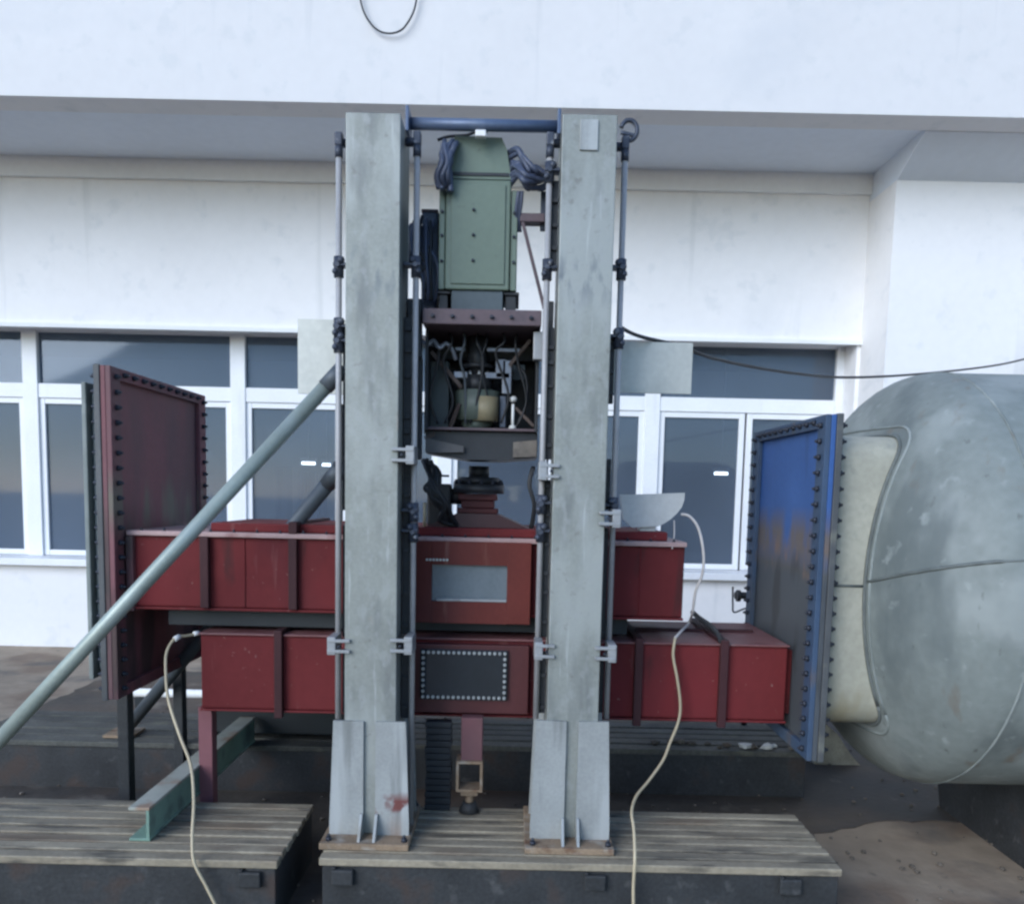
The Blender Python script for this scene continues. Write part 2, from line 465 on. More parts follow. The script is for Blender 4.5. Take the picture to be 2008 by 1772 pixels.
def hexbolt(name, m, r, h):
    b = MB()
    b.cyl((0, 0, 0), (0, 0, h), r, r * 0.92, n=6)
    b.cyl((0, 0, h * 0.9), (0, 0, h * 1.7), r * 0.5, r * 0.5, n=6)
    bmesh.ops.recalc_face_normals(b.bm, faces=b.bm.faces[:])
    me = bpy.data.meshes.new(name)
    b.bm.to_mesh(me)
    b.bm.free()
    me.materials.append(m)
    return me


BOLT_D = hexbolt('bolt_dark', M['bolt'], 0.012, 0.014)
BOLT_S = hexbolt('bolt_small', M['bolt'], 0.0065, 0.008)
BOLT_P = hexbolt('bolt_pale', M['boltpale'], 0.0075, 0.008)
TO_NX, TO_PX, TO_NY = (0, -math.pi / 2, 0), (0, math.pi / 2, 0), (math.pi / 2, 0, 0)

# ================================================================== SETTING: ground
g = MB()
g.box(-250, 250, -150, 400, -0.5, 0.0)
struct(g.build('ground', M['yard']))
g = MB()                              # dark pad under the rig, oil and ground shade painted in, ragged outline
rp = random.Random(5)
edge = []
cor = [(-3.4, 2.15), (1.30, 2.15), (1.36, 3.5), (1.50, 3.80), (1.85, 3.98), (2.9, 4.05), (2.9, 7.0), (-3.4, 7.0)]
for i in range(len(cor)):
    a_, b_ = Vector(cor[i]), Vector(cor[(i + 1) % len(cor)])
    m_ = max(1, int((b_ - a_).length / 0.07))
    for k_ in range(m_):
        p_ = a_.lerp(b_, k_ / m_)
        edge.append((p_.x + rp.uniform(-0.02, 0.02), p_.y + rp.uniform(-0.02, 0.02)))
g.prism(edge, 'z', 0.0005, 0.004)
struct(g.build('oil_shade_pad', M['ground']))

# ================================================================== SETTING: the white building
YW = 8.0            # wall plane
YG = 8.32           # window plane
zwt = P(1000, 655, YW).z
zwb = P(1000, 1127, YW).z
zbb = P(1000, 369, YW).z
zs = P(1000, 330, YW).z          # soffit height
yfb = 6.98
XR = P(1690, 640, YW).x          # right end of the wall bay
XL = -14.0
bld = thing('white_building', 'white rendered building with deep eave and strip window behind the rig', 'building', (0, YW, 0))
w = MB()
w.box(XL, XR, YW, YW + 0.42, zwt, zs + 0.6)
w.build('wall', M['wall'], bld)
w = MB()
w.box(XL, XR, YW, YW + 0.42, 0, zwb - 0.0)
w.build('low_wall', M['wall'], bld)
jx = P(1678, 730, YW).x
w = MB()
w.box(jx, XR, YW + 0.003, YW + 0.42, zwb, zwt)
w.build('window_jamb', M['wall'], bld)
w = MB()
w.box(XL, XR, YW - 0.05, YW, zbb, zs)  # strip built out from the wall to stand for the eave shade
w.build('eave_shade_band', M['band'], bld)
w = MB()
w.box(XL, 14, yfb, YW + 0.5, zs, zs + 0.15)
w.build('soffit', M['soffit'], bld)
w = MB()
w.box(XL, 14, 6.72, yfb, zs - 0.025, zs + 2.4)
w.build('fascia', M['fascia'], bld)
w = MB()
w.box(XL, 14, yfb, 20, zs + 2.2, zs + 2.38)
w.build('roof_slab', M['soffit'], bld)
# pier and bracket beam at the right
w = MB()
w.box(XR, XR + 1.5, 7.45, YW + 0.42, 0, zs - 0.24)
w.build('pier', M['wall'], bld)
w = MB()
w.prism([(yfb, zs - 0.03), (7.45, zs - 0.24), (YW + 0.4, zs - 0.24), (YW + 0.4, zs - 0.0005), (yfb, zs - 0.0005)], 'x', XR + 0.002, XR + 1.498)
w.build('bracket_beam', M['soffit'], bld)
w = MB()
w.box(XR + 1.5, 14, YW + 0.001, YW + 0.42, 0, zs + 0.6)
w.build('wall', M['wall'], bld)
w = MB()
w.box(XR + 1.5, 14, YW - 0.05, YW, zbb, zs)
w.build('eave_shade_band', M['band'], bld)
# sill and lintel drip
w = MB()
w.box(XL, jx + 0.03, YW - 0.09, YW + 0.3, zwb, zwb + 0.07, 0.006)
w.build('window_sill', M['frame'], bld)
w = MB()
w.box(XL, jx + 0.10, YW - 0.035, YW + 0.0, zwt - 0.035, zwt + 0.004)
w.build('lintel_drip', M['band'], bld)
# room behind the window
w = MB()
w.box(XL, XR + 8, 17.0, 17.2, 0, 5)
w.build('room_wall', M['room'], bld)
w = MB()
w.box(XL, XR + 8, YW + 0.43, 17.0, 4.2, 4.3)
w.build('room_ceiling', M['room'], bld)
w = MB()
w.box(XL, XR + 8, YW + 0.43, 17.0, 0.02, 0.1)
w.build('room_floor', M['room'], bld)
w = MB()
w.box(XL - 0.2, XL, YW, 17.2, 0, 5)
w.build('side_wall', M['wall'], bld)
w = MB()
w.box(XR + 8, XR + 8.2, YW + 0.43, 17.2, 0, 5)
w.build('side_wall', M['wall'], bld)
# window bays
mull = [P(p, 900, YG).x for p in (-736, -334, 68, 470, 872, 1275)] + [jx]
zt0, zt1 = P(1000, 800, YG).z, P(1000, 772, YG).z     # transom rail
for i in range(len(mull) - 1):
    a, b = mull[i], mull[i + 1]
    fr = MB()
    if i == 0:
        fr.box(a - 0.07, a + 0.07, YG - 0.03, YG + 0.05, zt1, zwt)
    hw = 0.075
    fr.box(a + hw, b - hw, YG - 0.03, YG + 0.05, zt0, zt1, 0.004)          # transom
    fr.box(a + hw, b - hw, YG - 0.02, YG + 0.05, zwt - 0.02, zwt, 0.0)
    win = fr.build('window', M['frame'], bld)
    q = MB()
    q.box(b - hw, b + hw * (1 if i < len(mull) - 2 else 0), YG - 0.04, YG + 0.06, zwb + 0.07, zwt - 0.001, 0.005)
    q.build('mullion', M['frame'], win)
    c = (a + b) / 2
    for s0, s1 in ((a + hw, c - 0.012), (c + 0.012, b - hw)):
        sa = MB()
        t = 0.055
        y0, y1 = YG - 0.015, YG + 0.045
        zb0, zb1 = zwb + 0.072, zt0 - 0.002
        sa.box(s0, s0 + t, y0, y1, zb0, zb1, 0.004)
        sa.box(s1 - t, s1, y0, y1, zb0, zb1, 0.004)
        sa.box(s0 + t, s1 - t, y0 + 0.002, y1, zb0, zb0 + t, 0.004)
        sa.box(s0 + t, s1 - t, y0 + 0.002, y1, zb1 - t, zb1, 0.004)
        sa.build('sash', M['frame'], win)
        gp = MB()
        gp.box(s0 + t, s1 - t, YG + 0.012, YG + 0.018, zb0 + t, zb1 - t)
        gp.build('pane', M['glass'], win)
    gp = MB()
    gp.box(a + hw, b - hw, YG + 0.012, YG + 0.018, zt1, zwt - 0.02)
    gp.build('pane', M['glass'], win)

# ceiling lamps inside the room, seen through the glass
for (pa, pb, py, lab) in ((592, 618, 908, 'longer lit tube lamp seen through left window beside the left column'),
                          (632, 648, 911, 'shorter lit tube lamp seen through left window beside the left column'),
                          (1401, 1427, 928, 'lit tube lamp seen through the right window pane')):
    a, b = P(pa, py, 13.0), P(pb, py, 13.0)
    t = thing('tube_lamp', lab, 'lamp', (a + b) / 2, 'tube lamps inside the room')
    q = MB()
    q.cyl((a.x, 13, a.z), (b.x, 13, a.z), 0.022, n=10)
    q.build('tube', M['lamp'], t)
    q = MB()
    q.box(a.x - 0.02, b.x + 0.02, 12.95, 13.05, a.z + 0.04, a.z + 0.09)
    q.cyl(((a.x + b.x) / 2, 13, a.z + 0.08), ((a.x + b.x) / 2, 13, 4.2), 0.008, n=6)
    q.build('fitting', M['frame'], t)
# pale curtain inside
for pa, pb, py0, py1, lab in ((540, 572, 915, 1010, 'pale hanging curtain inside left window, nearer the mullion'), (585, 640, 925, 1010, 'wide pale curtain inside left window, nearer the left column')):
    x0, x1, z0, z1 = XZ(pa, py0, pb, py1, 10.5)
    pts = []
    q = MB()
    n = 24
    top = [q.bm.verts.new((x0 + (x1 - x0) * k / n, 10.5 + 0.03 * math.sin(k * 1.9), z1)) for k in range(n + 1)]
    bot = [q.bm.verts.new((x0 + (x1 - x0) * k / n, 10.5 + 0.04 * math.sin(k * 1.9 + 0.4), 0.1)) for k in range(n + 1)]
    for k in range(n):
        q.bm.faces.new((top[k], top[k + 1], bot[k + 1], bot[k]))
    tag(q.build('curtain', M['curtain'], base=((x0 + x1) / 2, 10.5, 0.1)), lab, 'curtain', 'curtains inside the window')

# ================================================================== slotted bed plates
ZB = EYE - 1.344
def bed(x0, x1, y0, y1, label, n=6, pockets=(), top='bed'):
    t = thing('slotted_bed', label, 'bed plate', ((x0 + x1) / 2, (y0 + y1) / 2, 0), 'slotted iron bed plates')
    b = MB()
    b.box(x0 + 0.012, x1 - 0.012, y0 + 0.012, y1 - 0.012, 0.0, ZB - 0.03, 0.004)
    b.build('bed_body', M['bedside'], t)
    wv = (y1 - y0) / n
    for k in range(n):
        a = y0 + k * wv
        r = MB()
        dz = random.uniform(-0.0015, 0.0015)
        r.box(x0 + random.uniform(0, 0.004), x1 - random.uniform(0, 0.004), a + 0.001, a + wv - 0.015 + random.uniform(-0.002, 0.002), ZB - 0.0295, ZB + dz, 0.004)
        r.build('rail', M[top], t)
    for px_ in pockets:
        p = MB()
        p.box(px_ - 0.04, px_ + 0.04, y0 - 0.012, y0 + 0.011, ZB - 0.10, ZB - 0.04, 0.006)
        p.box(px_ - 0.04, px_ - 0.025, y0 - 0.010, y0 + 0.011, ZB - 0.039, ZB - 0.031, 0.002)
        p.build('bolt_lug', M['bedside'], t)
    return t


bed(-0.69, P(1565, 1630, 3.36).x, 2.885, 3.42, 'slotted iron bed plate carrying both galvanised columns', pockets=(-0.60, 0.33, 1.05), n=8)
bed(-2.9, P(612, 1630, 3.36).x, 2.85, 3.42, 'slotted iron bed plate at front left under the teal beam', pockets=(-0.93,), n=8)
bed(-0.62, 1.62, 4.28, 4.80, 'slotted iron bed plate behind and under the right of the red tanks', n=5, top='beddirtshade')
bed(-2.9, -0.74, 4.20, 4.80, 'slotted iron bed plate behind, under the dark rear brace foot', n=5, top='beddirtshade')

# ================================================================== columns
YC0, YC1 = 3.05, 3.30
def column(pl, pr, ptop, label, grp, splash, tab):
    xl, xr = P(pl, 700, YC0).x, P(pr, 700, YC0).x
    zt = P((pl + pr) / 2, ptop, YC0).z
    cx = (xl + xr) / 2
    zb = ZB + 0.028
    t = thing('steel_column', label, 'column', (cx, (YC0 + YC1) / 2, ZB), grp)
    b = MB()
    # hollow square section with open top
    th = 0.012
    b.box(xl, xr, YC0, YC0 + th, zb, zt, 0.003)
    b.box(xl, xr, YC1 - th, YC1, zb, zt, 0.003)
    b.box(xl + 0.002, xl + th, YC0 + th - 0.002, YC1 - th + 0.002, zb, zt - 0.001)
    b.box(xr - th, xr - 0.002, YC0 + th - 0.002, YC1 - th + 0.002, zb, zt - 0.001)
    b.build('shaft', M['galv'], t)
    bp = MB()
    bp.box(xl - 0.075, xr + 0.065, YC0 - 0.10, YC1 + 0.07, ZB + 0.003, zb, 0.003)
    bp.build('base_plate', M['rust'], t)
    zg = P((pl + pr) / 2, 1412, YC0).z
    wtop, wbot = 0.040, 0.055
    for s in (-1, 1):
        e = xl if s < 0 else xr
        g_ = MB()
        inner = e - s * 0.075
        pts = [(inner, zb), (e + s * wbot, zb), (e + s * wbot, zb + 0.05), (e + s * wtop, zg), (inner, zg - 0.002)]
        g_.prism(pts, 'y', YC0 - 0.014, YC0 - 0.001)
        g_.build('gusset', M['redstain'] if (splash and s > 0) else M['gusset'], t)
        g_ = MB()
        g_.prism([(e + s * 0.001, zb), (e + s * wbot, zb), (e + s * wtop, zg), (e + s * 0.001, zg)], 'y', YC1 - 0.02, YC1 - 0.006)
        g_.build('gusset', M['gusset'], t)
        g_ = MB()                                        # fin standing forward on the base plate
        xf = inner + s * 0.006
        g_.prism([(YC0 - 0.085, zb), (YC0 - 0.015, zb), (YC0 - 0.015, zb + 0.085), (YC0 - 0.024, zb + 0.085)], 'x', xf - 0.005, xf + 0.005)
        g_.build('fin', M['gusset'], t)
        for yy in (YC0 - 0.07, YC1 + 0.045):
            piece('anchor_bolt', BOLT_D, t, (e + s * 0.045, yy, zb))
    if tab:
        q = MB()
        q.box(cx - 0.035, cx + 0.03, YC0 - 0.008, YC0 - 0.001, zt - 0.125, zt - 0.02, 0.002)
        q.build('name_tab', M['gusset'], t)
    return t, xl, xr, zt


colA, axl, axr, azt = column(677, 782, 221, 'galvanised square steel column standing left of the green gearbox', 'galvanised columns', True, False)
colB, bxl, bxr, bzt = column(1091, 1196, 224, 'galvanised square steel column standing right of the green gearbox', 'galvanised columns', False, True)

# tie tube between the column tops
zt = P(943, 241, 3.2).z
q = MB()
q.cyl((axr + 0.001, 3.22, zt), (bxl - 0.001, 3.22, zt), 0.022, n=18)
t = thing('cross_tube', 'blue-grey round tube joining the tops of the two columns', 'tube', ((axr + bxl) / 2, 3.22, zt))
q.build('tube', M['barblue'], t)
for xx in (axr + 0.006, bxl - 0.006):
    q = MB()
    q.box(xx - 0.006, xx + 0.006, 3.17, 3.27, zt - 0.045, zt + 0.045, 0.002)
    q.build('end_plate', M['barblue'], t)
q = MB()
xx = P(943, 254, 3.22).x
q.box(xx - 0.02, xx + 0.02, 3.205, 3.235, zt - 0.045, zt - 0.0215, 0.003)
q.build('tag', M['white'], t)

# ================================================================== guide rods beside the columns
def guide(side, edge, s, pr_mid, label, ptop, pbot, knuckles, brackets, dark, hook=False):
    """vertical rod beside a column: s = -1 left of it, +1 right of it"""
    Y = 3.16
    x = P(pr_mid, 800, Y).x
    ztop, zbot = P(pr_mid, ptop, Y).z, P(pr_mid, pbot, Y).z
    if pbot > 1600:
        zbot = ZB + 0.004
    t = thing('guide_rod', label, 'rod', (x, Y, zbot), 'guide rods beside the columns')
    z = lambda p: P(pr_mid, p, Y).z
    q = MB()
    q.cyl((x, Y, zbot), (x, Y, ztop), 0.0115, n=14)
    q.build('rod', M['rod'], t)
    q = MB()
    q.box(x - 0.014, x + 0.014, Y - 0.016, Y + 0.02, ztop - 0.035, ztop + 0.012, 0.004)
    q.cyl((x, Y, ztop - 0.075), (x, Y, ztop - 0.03), 0.015, n=12)
    q.cyl((edge + s * 0.001, Y + 0.03, ztop - 0.012), (x, Y + 0.03, ztop - 0.012), 0.016, n=12)
    q.build('rod_head', M['knob'], t)
    for p in knuckles:
        q = MB()
        q.box(min(edge + s * 0.001, x - 0.018), max(edge + s * 0.001, x + 0.018), Y - 0.02, Y + 0.03, z(p) - 0.006, z(p) + 0.006, 0.002)
        q.cyl((x, Y, z(p) - 0.045), (x, Y, z(p) + 0.03), 0.019, n=10)
        q.ball((x - s * 0.012, Y - 0.018, z(p) + 0.014), 0.014)
        q.ball((x + s * 0.01, Y - 0.016, z(p) - 0.026), 0.012)
        q.cyl((x, Y - 0.035, z(p) - 0.005), (x, Y, z(p) - 0.005), 0.009, n=8)
        q.build('clamp_knuckle', M['knob'], t)
    for p in brackets:
        q = MB()
        xa, xb = min(edge - s * 0.022, x + s * 0.014), max(edge - s * 0.022, x + s * 0.014)
        q.box(xa, xb, YC0 - 0.018, YC0 - 0.001, z(p) + 0.014, z(p) + 0.026, 0.002)
        q.box(xa, xb, YC0 - 0.018, YC0 - 0.001, z(p) - 0.026, z(p) - 0.014, 0.002)
        q.box(x - 0.016, x + 0.016, YC0 - 0.016, Y - 0.013, z(p) - 0.034, z(p) + 0.034, 0.003)
        q.build('clamp_bracket', M['clamp'], t)
        piece('bolt', BOLT_S, t, (x - s * 0.03, YC0 - 0.018, z(p) + 0.0), TO_NY, 1.0)
    for (p0, p1) in dark:
        q = MB()
        xm = (edge + x - s * 0.0115) / 2
        q.box(min(edge + s * 0.002, x - s * 0.012), max(edge + s * 0.002, x - s * 0.012), Y + 0.02, Y + 0.045, z(p1), z(p0))
        n = max(2, int((p1 - p0) / 45))
        for k in range(n):
            zz = z(p0) + (z(p1) - z(p0)) * (k + random.uniform(0.2, 0.8)) / n
            q.box(xm - 0.012, xm + 0.012, Y + 0.008, Y + 0.02, zz - 0.008, zz + 0.008, 0.002)
        q.build('rack_strip', M['dark'], t)
    if hook:
        q = MB()
        c = Vector((x + 0.012, Y, ztop + 0.035))
        pts = [c + Vector((0.03 * math.cos(a), 0, 0.036 * math.sin(a))) for a in [math.radians(d) for d in range(165, -131, -20)]]
        q.tube(pts, 0.0085, n=8, sub=3)
        q.bar(c + Vector((-0.03, 0, -0.008)), c + Vector((0.03, 0, -0.02)), 0.012, 0.012, 0.002)
        q.build('hook', M['knob'], t)
    return t


guide('l', axl, -1, 664, 'thin rod on the outer side of the left column above the pale brace', 268, 1408, (520, 640, 668), (1255,), ((640, 1000), (1030, 1250), (1275, 1400)))
guide('r', axr, 1, 813, 'long thin rod on the inner side of the left column down to the bed', 266, 1640, (520, 1000, 1040), (895, 1255), ((620, 880), (905, 1245), (1265, 1410)))
guide('l', bxl, -1, 1066, 'thin rod on the inner side of the right column beside the gearbox', 268, 1408, (335, 525, 985, 1040), (925, 1265), ((350, 520), (640, 900), (940, 1250), (1280, 1400)))
guide('r', bxr, 1, 1209, 'thin rod with hook at its head on outer side of right column', 275, 1408, (525, 660, 990), (1015, 1270), ((655, 790), (900, 1000), (1035, 1255), (1290, 1400)), hook=True)

# ================================================================== carriage between the columns
YP0, YP1 = 3.20, 3.74
cb = thing('machine_carriage', 'dark steel carriage hung between the columns with brown top shelf', 'carriage', P(945, 900, 3.45))
x0, x1, z0, z1 = XZ(828, 606, 1062, 637, YP0)
x0 = max(x0, axr + 0.035)
x1 = min(x1, bxl - 0.035)
q = MB(); q.box(x0, x1, YP0, YP1, z0, z1, 0.004); q.build('top_shelf', M['brown'], cb)
zsh0, zsh1 = z0, z1
zlow1 = P(945, 846, 3.34).z
zlow0 = P(945, 900, 3.34).z
q = MB(); q.box(x0 + 0.004, x1 - 0.004, YP1 - 0.02, YP1 - 0.004, zlow1 - 0.05, zsh0, 0.002); q.build('back_plate', M['dark'], cb)
q = MB(); q.box(x0 + 0.002, x0 + 0.014, 3.30, YP1 - 0.02, zlow1, zsh0 - 0.001, 0.002); q.build('side_plate', M['dark'], cb)
q = MB(); q.box(x1 - 0.014, x1 - 0.002, 3.30, YP1 - 0.02, zlow1, zsh0 - 0.001, 0.002); q.build('side_plate', M['dark'], cb)
q = MB(); q.box(x0 + 0.016, x1 - 0.016, YP0 + 0.40, YP0 + 0.415, zsh0 - 0.07, zsh0 - 0.001, 0.002); q.build('stiffener', M['dark'], cb)
xa, xb, za, zb_ = XZ(832, 708, 880, 850, 3.42)
q = MB(); q.box(xa, xb, 3.42, 3.46, za, zb_, 0.003); q.build('control_box', mat('dark_green_box', (0.045, 0.06, 0.062), 0.5, var=0.15, scale=6), cb)
# lower cross beam with sloping webs
q = MB()
xm = (x0 + x1) / 2
zm = (zlow0 + zlow1) / 2
q.prism([(x0, zlow0 + 0.022), (xm - 0.06, zlow0 - 0.002), (xm + 0.08, zlow0 - 0.002), (x1, zlow0 + 0.012), (x1, zlow1 - 0.001), (x0, zlow1 - 0.001)], 'y', 3.36, 3.62)
q.build('lower_beam', M['dark'], cb)
q = MB()
q.box(x0, x1, 3.33, 3.66, zlow1 + 0.003, zlow1 + 0.014, 0.002)
q.build('lower_shelf', M['brown'], cb)
greyw = mat('grey_web_plate', (0.09, 0.088, 0.09), 0.5, var=0.2, scale=8)
q = MB(); q.prism([(x0 + 0.003, zlow1 - 0.03), (xm - 0.07, zlow0 + 0.05), (xm - 0.07, zlow0 + 0.026), (x0 + 0.003, zlow0 + 0.02)], 'y', 3.335, 3.357); q.build('web_plate', greyw, cb)
q = MB(); q.prism([(x1 - 0.003, zlow1 - 0.03), (xm + 0.13, zlow1 - 0.04), (xm + 0.13, zlow0 + 0.01), (x1 - 0.003, zlow0 + 0.014)], 'y', 3.335, 3.357); q.build('web_plate', mat('pale_web_plate', (0.15, 0.13, 0.11), 0.5, var=0.35, scale=10, stains=[((0.06, 0.05, 0.045), 0.4, 14, Z3, 0.8)]), cb)
# drive shaft, couplings
xs = P(937, 700, 3.45).x
q = MB()
z = lambda p: P(937, p, 3.45).z
q.cyl((xs, 3.45, z(745)), (xs, 3.45, zsh0 - 0.001), 0.042, n=20)
q.cyl((xs, 3.45, z(770)), (xs, 3.45, z(738)), 0.062, n=20)
q.build('drive_shaft', M['dark'], cb)
q = MB()
q.cyl((xs, 3.45, z(724)), (xs, 3.45, z(716)), 0.07, n=20)
q.build('coupling', M['dark'], cb)
q = MB()
q.cyl((xs, 3.45, z(826)), (xs, 3.45, z(768)), 0.088, 0.092, n=24)
q.build('motor_body', M['mgreen'], cb)
q = MB()
q.cyl((xs + 0.035, 3.41, z(828)), (xs + 0.035, 3.41, z(781)), 0.055, n=20)
q.build('motor_cover', M['cream'], cb)
q = MB()
q.cyl((xs, 3.45, zlow1 + 0.014), (xs, 3.45, z(826)), 0.055, 0.07, n=20)
q.build('motor_foot', M['mgreen'], cb)
# light brackets left and right of the shaft
for (a, b, c, d, nm) in ((890, 728, 917, 741, 'bracket'), (951, 730, 1000, 742, 'bracket'), (972, 704, 992, 741, 'bracket'), (985, 706, 1003, 772, 'bracket'), (955, 682, 1020, 690, 'bracket'), (892, 680, 912, 688, 'bracket')):
    xa, xb, za, zb_ = XZ(a, b, c, d, 3.40)
    q = MB(); q.box(xa, xb, 3.40, 3.43, za, zb_, 0.003); q.build(nm, M['lightmetal'], cb)
xa, xb, za, zb_ = XZ(980, 776, 992, 838, 3.42)
q = MB(); q.box(xa, xb, 3.42, 3.46, za, zb_, 0.003); q.build('post', mat('slate_post', (0.09, 0.11, 0.15), 0.5, var=0.1), cb)
xa, xb, za, zb_ = XZ(1003, 715, 1030, 745, 3.5)
q = MB(); q.box(xa, xb, 3.5, 3.55, za, zb_, 0.004); q.build('junction_box', mat('slate_box', (0.10, 0.13, 0.15), 0.5, var=0.1), cb)

# pale sensor standing on the lower shelf
pb = P(1005, 845, 3.38)
t = thing('sensor_stick', 'small white-topped sensor stick standing on the carriage lower shelf', 'sensor', (pb.x, 3.38, zlow1 + 0.014))
q = MB(); q.cyl((pb.x, 3.38, zlow1 + 0.014), (pb.x, 3.38, P(1005, 792, 3.38).z), 0.006, n=10); q.build('stem', M['white'], t)
q = MB(); q.ball((pb.x, 3.38, P(1005, 783, 3.38).z), 0.017, 1, 1, 0.8); q.build('head', M['plate'], t)
q = MB(); q.cyl((pb.x, 3.38, zlow1 + 0.0142), (pb.x, 3.38, zlow1 + 0.03), 0.018, 0.012, n=12); q.build('foot', M['plate'], t)
# loose cables in the carriage
def cable(name, label, pts, r, m, cat='cable', n=8):
    q = MB()
    q.tube(pts, r, n=n)
    return tag(q.build(name, m, base=pts[0]), label, cat)


cable('hose', 'pale wrinkled hose under the left end of the brown shelf', [P(826, 668, 3.34), P(838, 676, 3.32), P(850, 668, 3.33), P(862, 682, 3.32), P(874, 674, 3.33), P(886, 684, 3.34), P(894, 705, 3.36)], 0.009, M['lightmetal'])
cable('cable', 'thin dark cable arching at the right inside the carriage', [P(1010, 838, 3.38), P(1022, 820, 3.37), P(1034, 780, 3.37), P(1030, 735, 3.40), P(1012, 715, 3.42)], 0.005, M['rubber'])

rustm = mat('rusty_link', (0.06, 0.042, 0.036), 0.65, var=0.3, scale=14, stains=[((0.12, 0.09, 0.075), 0.4, 16, Z3, 0.7)])
for (a_, b_, c_, d_, Y_, m_, nm) in ((796, 585, 826, 700, 3.24, 'dark', 'slide_shoe'), (1046, 650, 1072, 705, 3.24, 'clamp', 'slide_shoe'),
                                   (1062, 590, 1086, 900, 3.28, 'dark', 'slide_rail'), (800, 700, 826, 900, 3.28, 'dark', 'slide_rail')):
    xa, xb, za, zb_ = XZ(a_, b_, c_, d_, Y_)
    xa, xb = max(xa, axr + 0.004), min(xb, bxl - 0.004)
    q = MB(); q.box(xa, xb, Y_, Y_ + 0.05, za, zb_, 0.004); q.build(nm, M[m_], cb)
for (pa_, pb_, w_) in (((846, 690), (905, 760), 0.016), ((1040, 668), (1000, 716), 0.014), ((880, 846), (900, 792), 0.014), ((1046, 835), (1012, 800), 0.012), ((835, 860), (870, 840), 0.02)):
    q = MB(); q.bar(P(*pa_, 3.36), P(*pb_, 3.38), w_, w_ * 0.7, 0.002); q.build('link', rustm, cb)
for k in range(9):
    a_ = 2 * math.pi * k / 9
    piece('bolt', BOLT_P, cb, (xs + 0.055 * math.cos(a_), 3.45 + 0.055 * math.sin(a_), z(738)), (0, 0, 0), 1.1)
for k in range(6):
    piece('bolt', BOLT_D, cb, (x0 + 0.04 + (x1 - x0 - 0.08) * k / 5, YP0, (zsh0 + zsh1) / 2), TO_NY, 0.7)
for k in range(7):
    q = MB()
    xk = 842 + 30 * k + random.uniform(-8, 8)
    q.tube([P(xk, 648, 3.34 + random.uniform(0, .1)), P(xk + random.uniform(-14, 14), 670, 3.33), P(xk + random.uniform(-20, 20), 700 + random.uniform(-10, 20), 3.34), P(xk + random.uniform(-16, 16), 760 + random.uniform(-20, 30), 3.36), P(xk + random.uniform(-20, 20), 830, 3.38)], random.uniform(0.003, 0.006), n=6, sub=5)
    q.build('wire', M['rubber'] if k != 2 else M['darkpipe'], cb)

# ================================================================== green gearbox on the shelf
YG0, YG1 = 3.27, 3.58
gx = thing('green_gearbox', 'tall grey-green gearbox standing on the brown shelf between the columns', 'gearbox', (P(935, 600, YG0).x, 3.4, zsh1))
gz = lambda p, Y=YG0: P(935, p, Y).z
def gX(p, py=480):
    return P(p, py, YG0).x
zft = gz(568)
q = MB()
q.box(gX(873), gX(1000), YG0, YG1, zft, gz(352), 0.006)
q.build('body', M['green'], gx)
q = MB()
q.prism([(gX(873, 350), gz(350)), (gX(1003, 350), gz(350)), (gX(994, 290), gz(290)), (gX(984, 270), gz(268)), (gX(892, 270), gz(266)), (gX(884, 290), gz(290))], 'y', YG0 + 0.006, YG1 - 0.02)
q.build('head', M['green'], gx)
q = MB()
q.box(gX(884), gX(990), YG0 - 0.006, YG0 - 0.0005, zft + 0.02, gz(362), 0.002)
q.build('front_cover', M['green'], gx)
q = MB(); q.box(gX(876, 340), gX(998, 340), YG0 + 0.001, YG0 + 0.008, gz(344), gz(338)); q.build('joint_line', M['dark'], gx)
for (a, b) in ((860, 872), (1001, 1014)):
    q = MB(); q.box(gX(a), gX(b), YG0 + 0.01, YG1 - 0.03, zft + 0.001, gz(370), 0.004); q.build('side_flange', M['green'], gx)
    for p in (415, 462, 512):
        piece('bolt', BOLT_S, gx, (gX((a + b) / 2), YG0 + 0.010, gz(p)), TO_NY)
for p in (413, 462, 512):
    piece('bolt', BOLT_S, gx, (gX(928), YG0 - 0.006, gz(p)), TO_NY)
q = MB(); q.box(gX(886), gX(988), YG0 + 0.012, YG1 - 0.03, zsh1 + 0.001, zft - 0.001, 0.003); q.build('plinth', mat('slate_plinth', (0.075, 0.10, 0.115), 0.5, var=0.15), gx)
for (a, b) in ((858, 884), (990, 1020)):
    q = MB(); q.box(gX(a), gX(b), YG0 + 0.02, YG1 - 0.05, zft - 0.014, zft - 0.0015, 0.003)
    q.box(gX(a) + 0.006, gX(b) - 0.012, YG0 + 0.03, YG1 - 0.06, zsh1 + 0.001, zft - 0.0145, 0.002); q.build('foot', M['dark'], gx)
q = MB(); q.tube([P(858, 275, 3.3), P(880, 268, 3.3), P(915, 265, 3.29), P(935, 258, 3.28), P(956, 258, 3.28)], 0.006); q.build('top_pipe', M['dark'], gx)

# hose bundles beside the gearbox
def bundle(name, label, paths, r, m):
    t = thing(name, label, 'hoses', paths[0][0])
    for i, pts in enumerate(paths):
        q = MB(); q.tube(pts, r * random.uniform(0.8, 1.2), n=8, sub=6); q.build('hose', m, t)
    return t


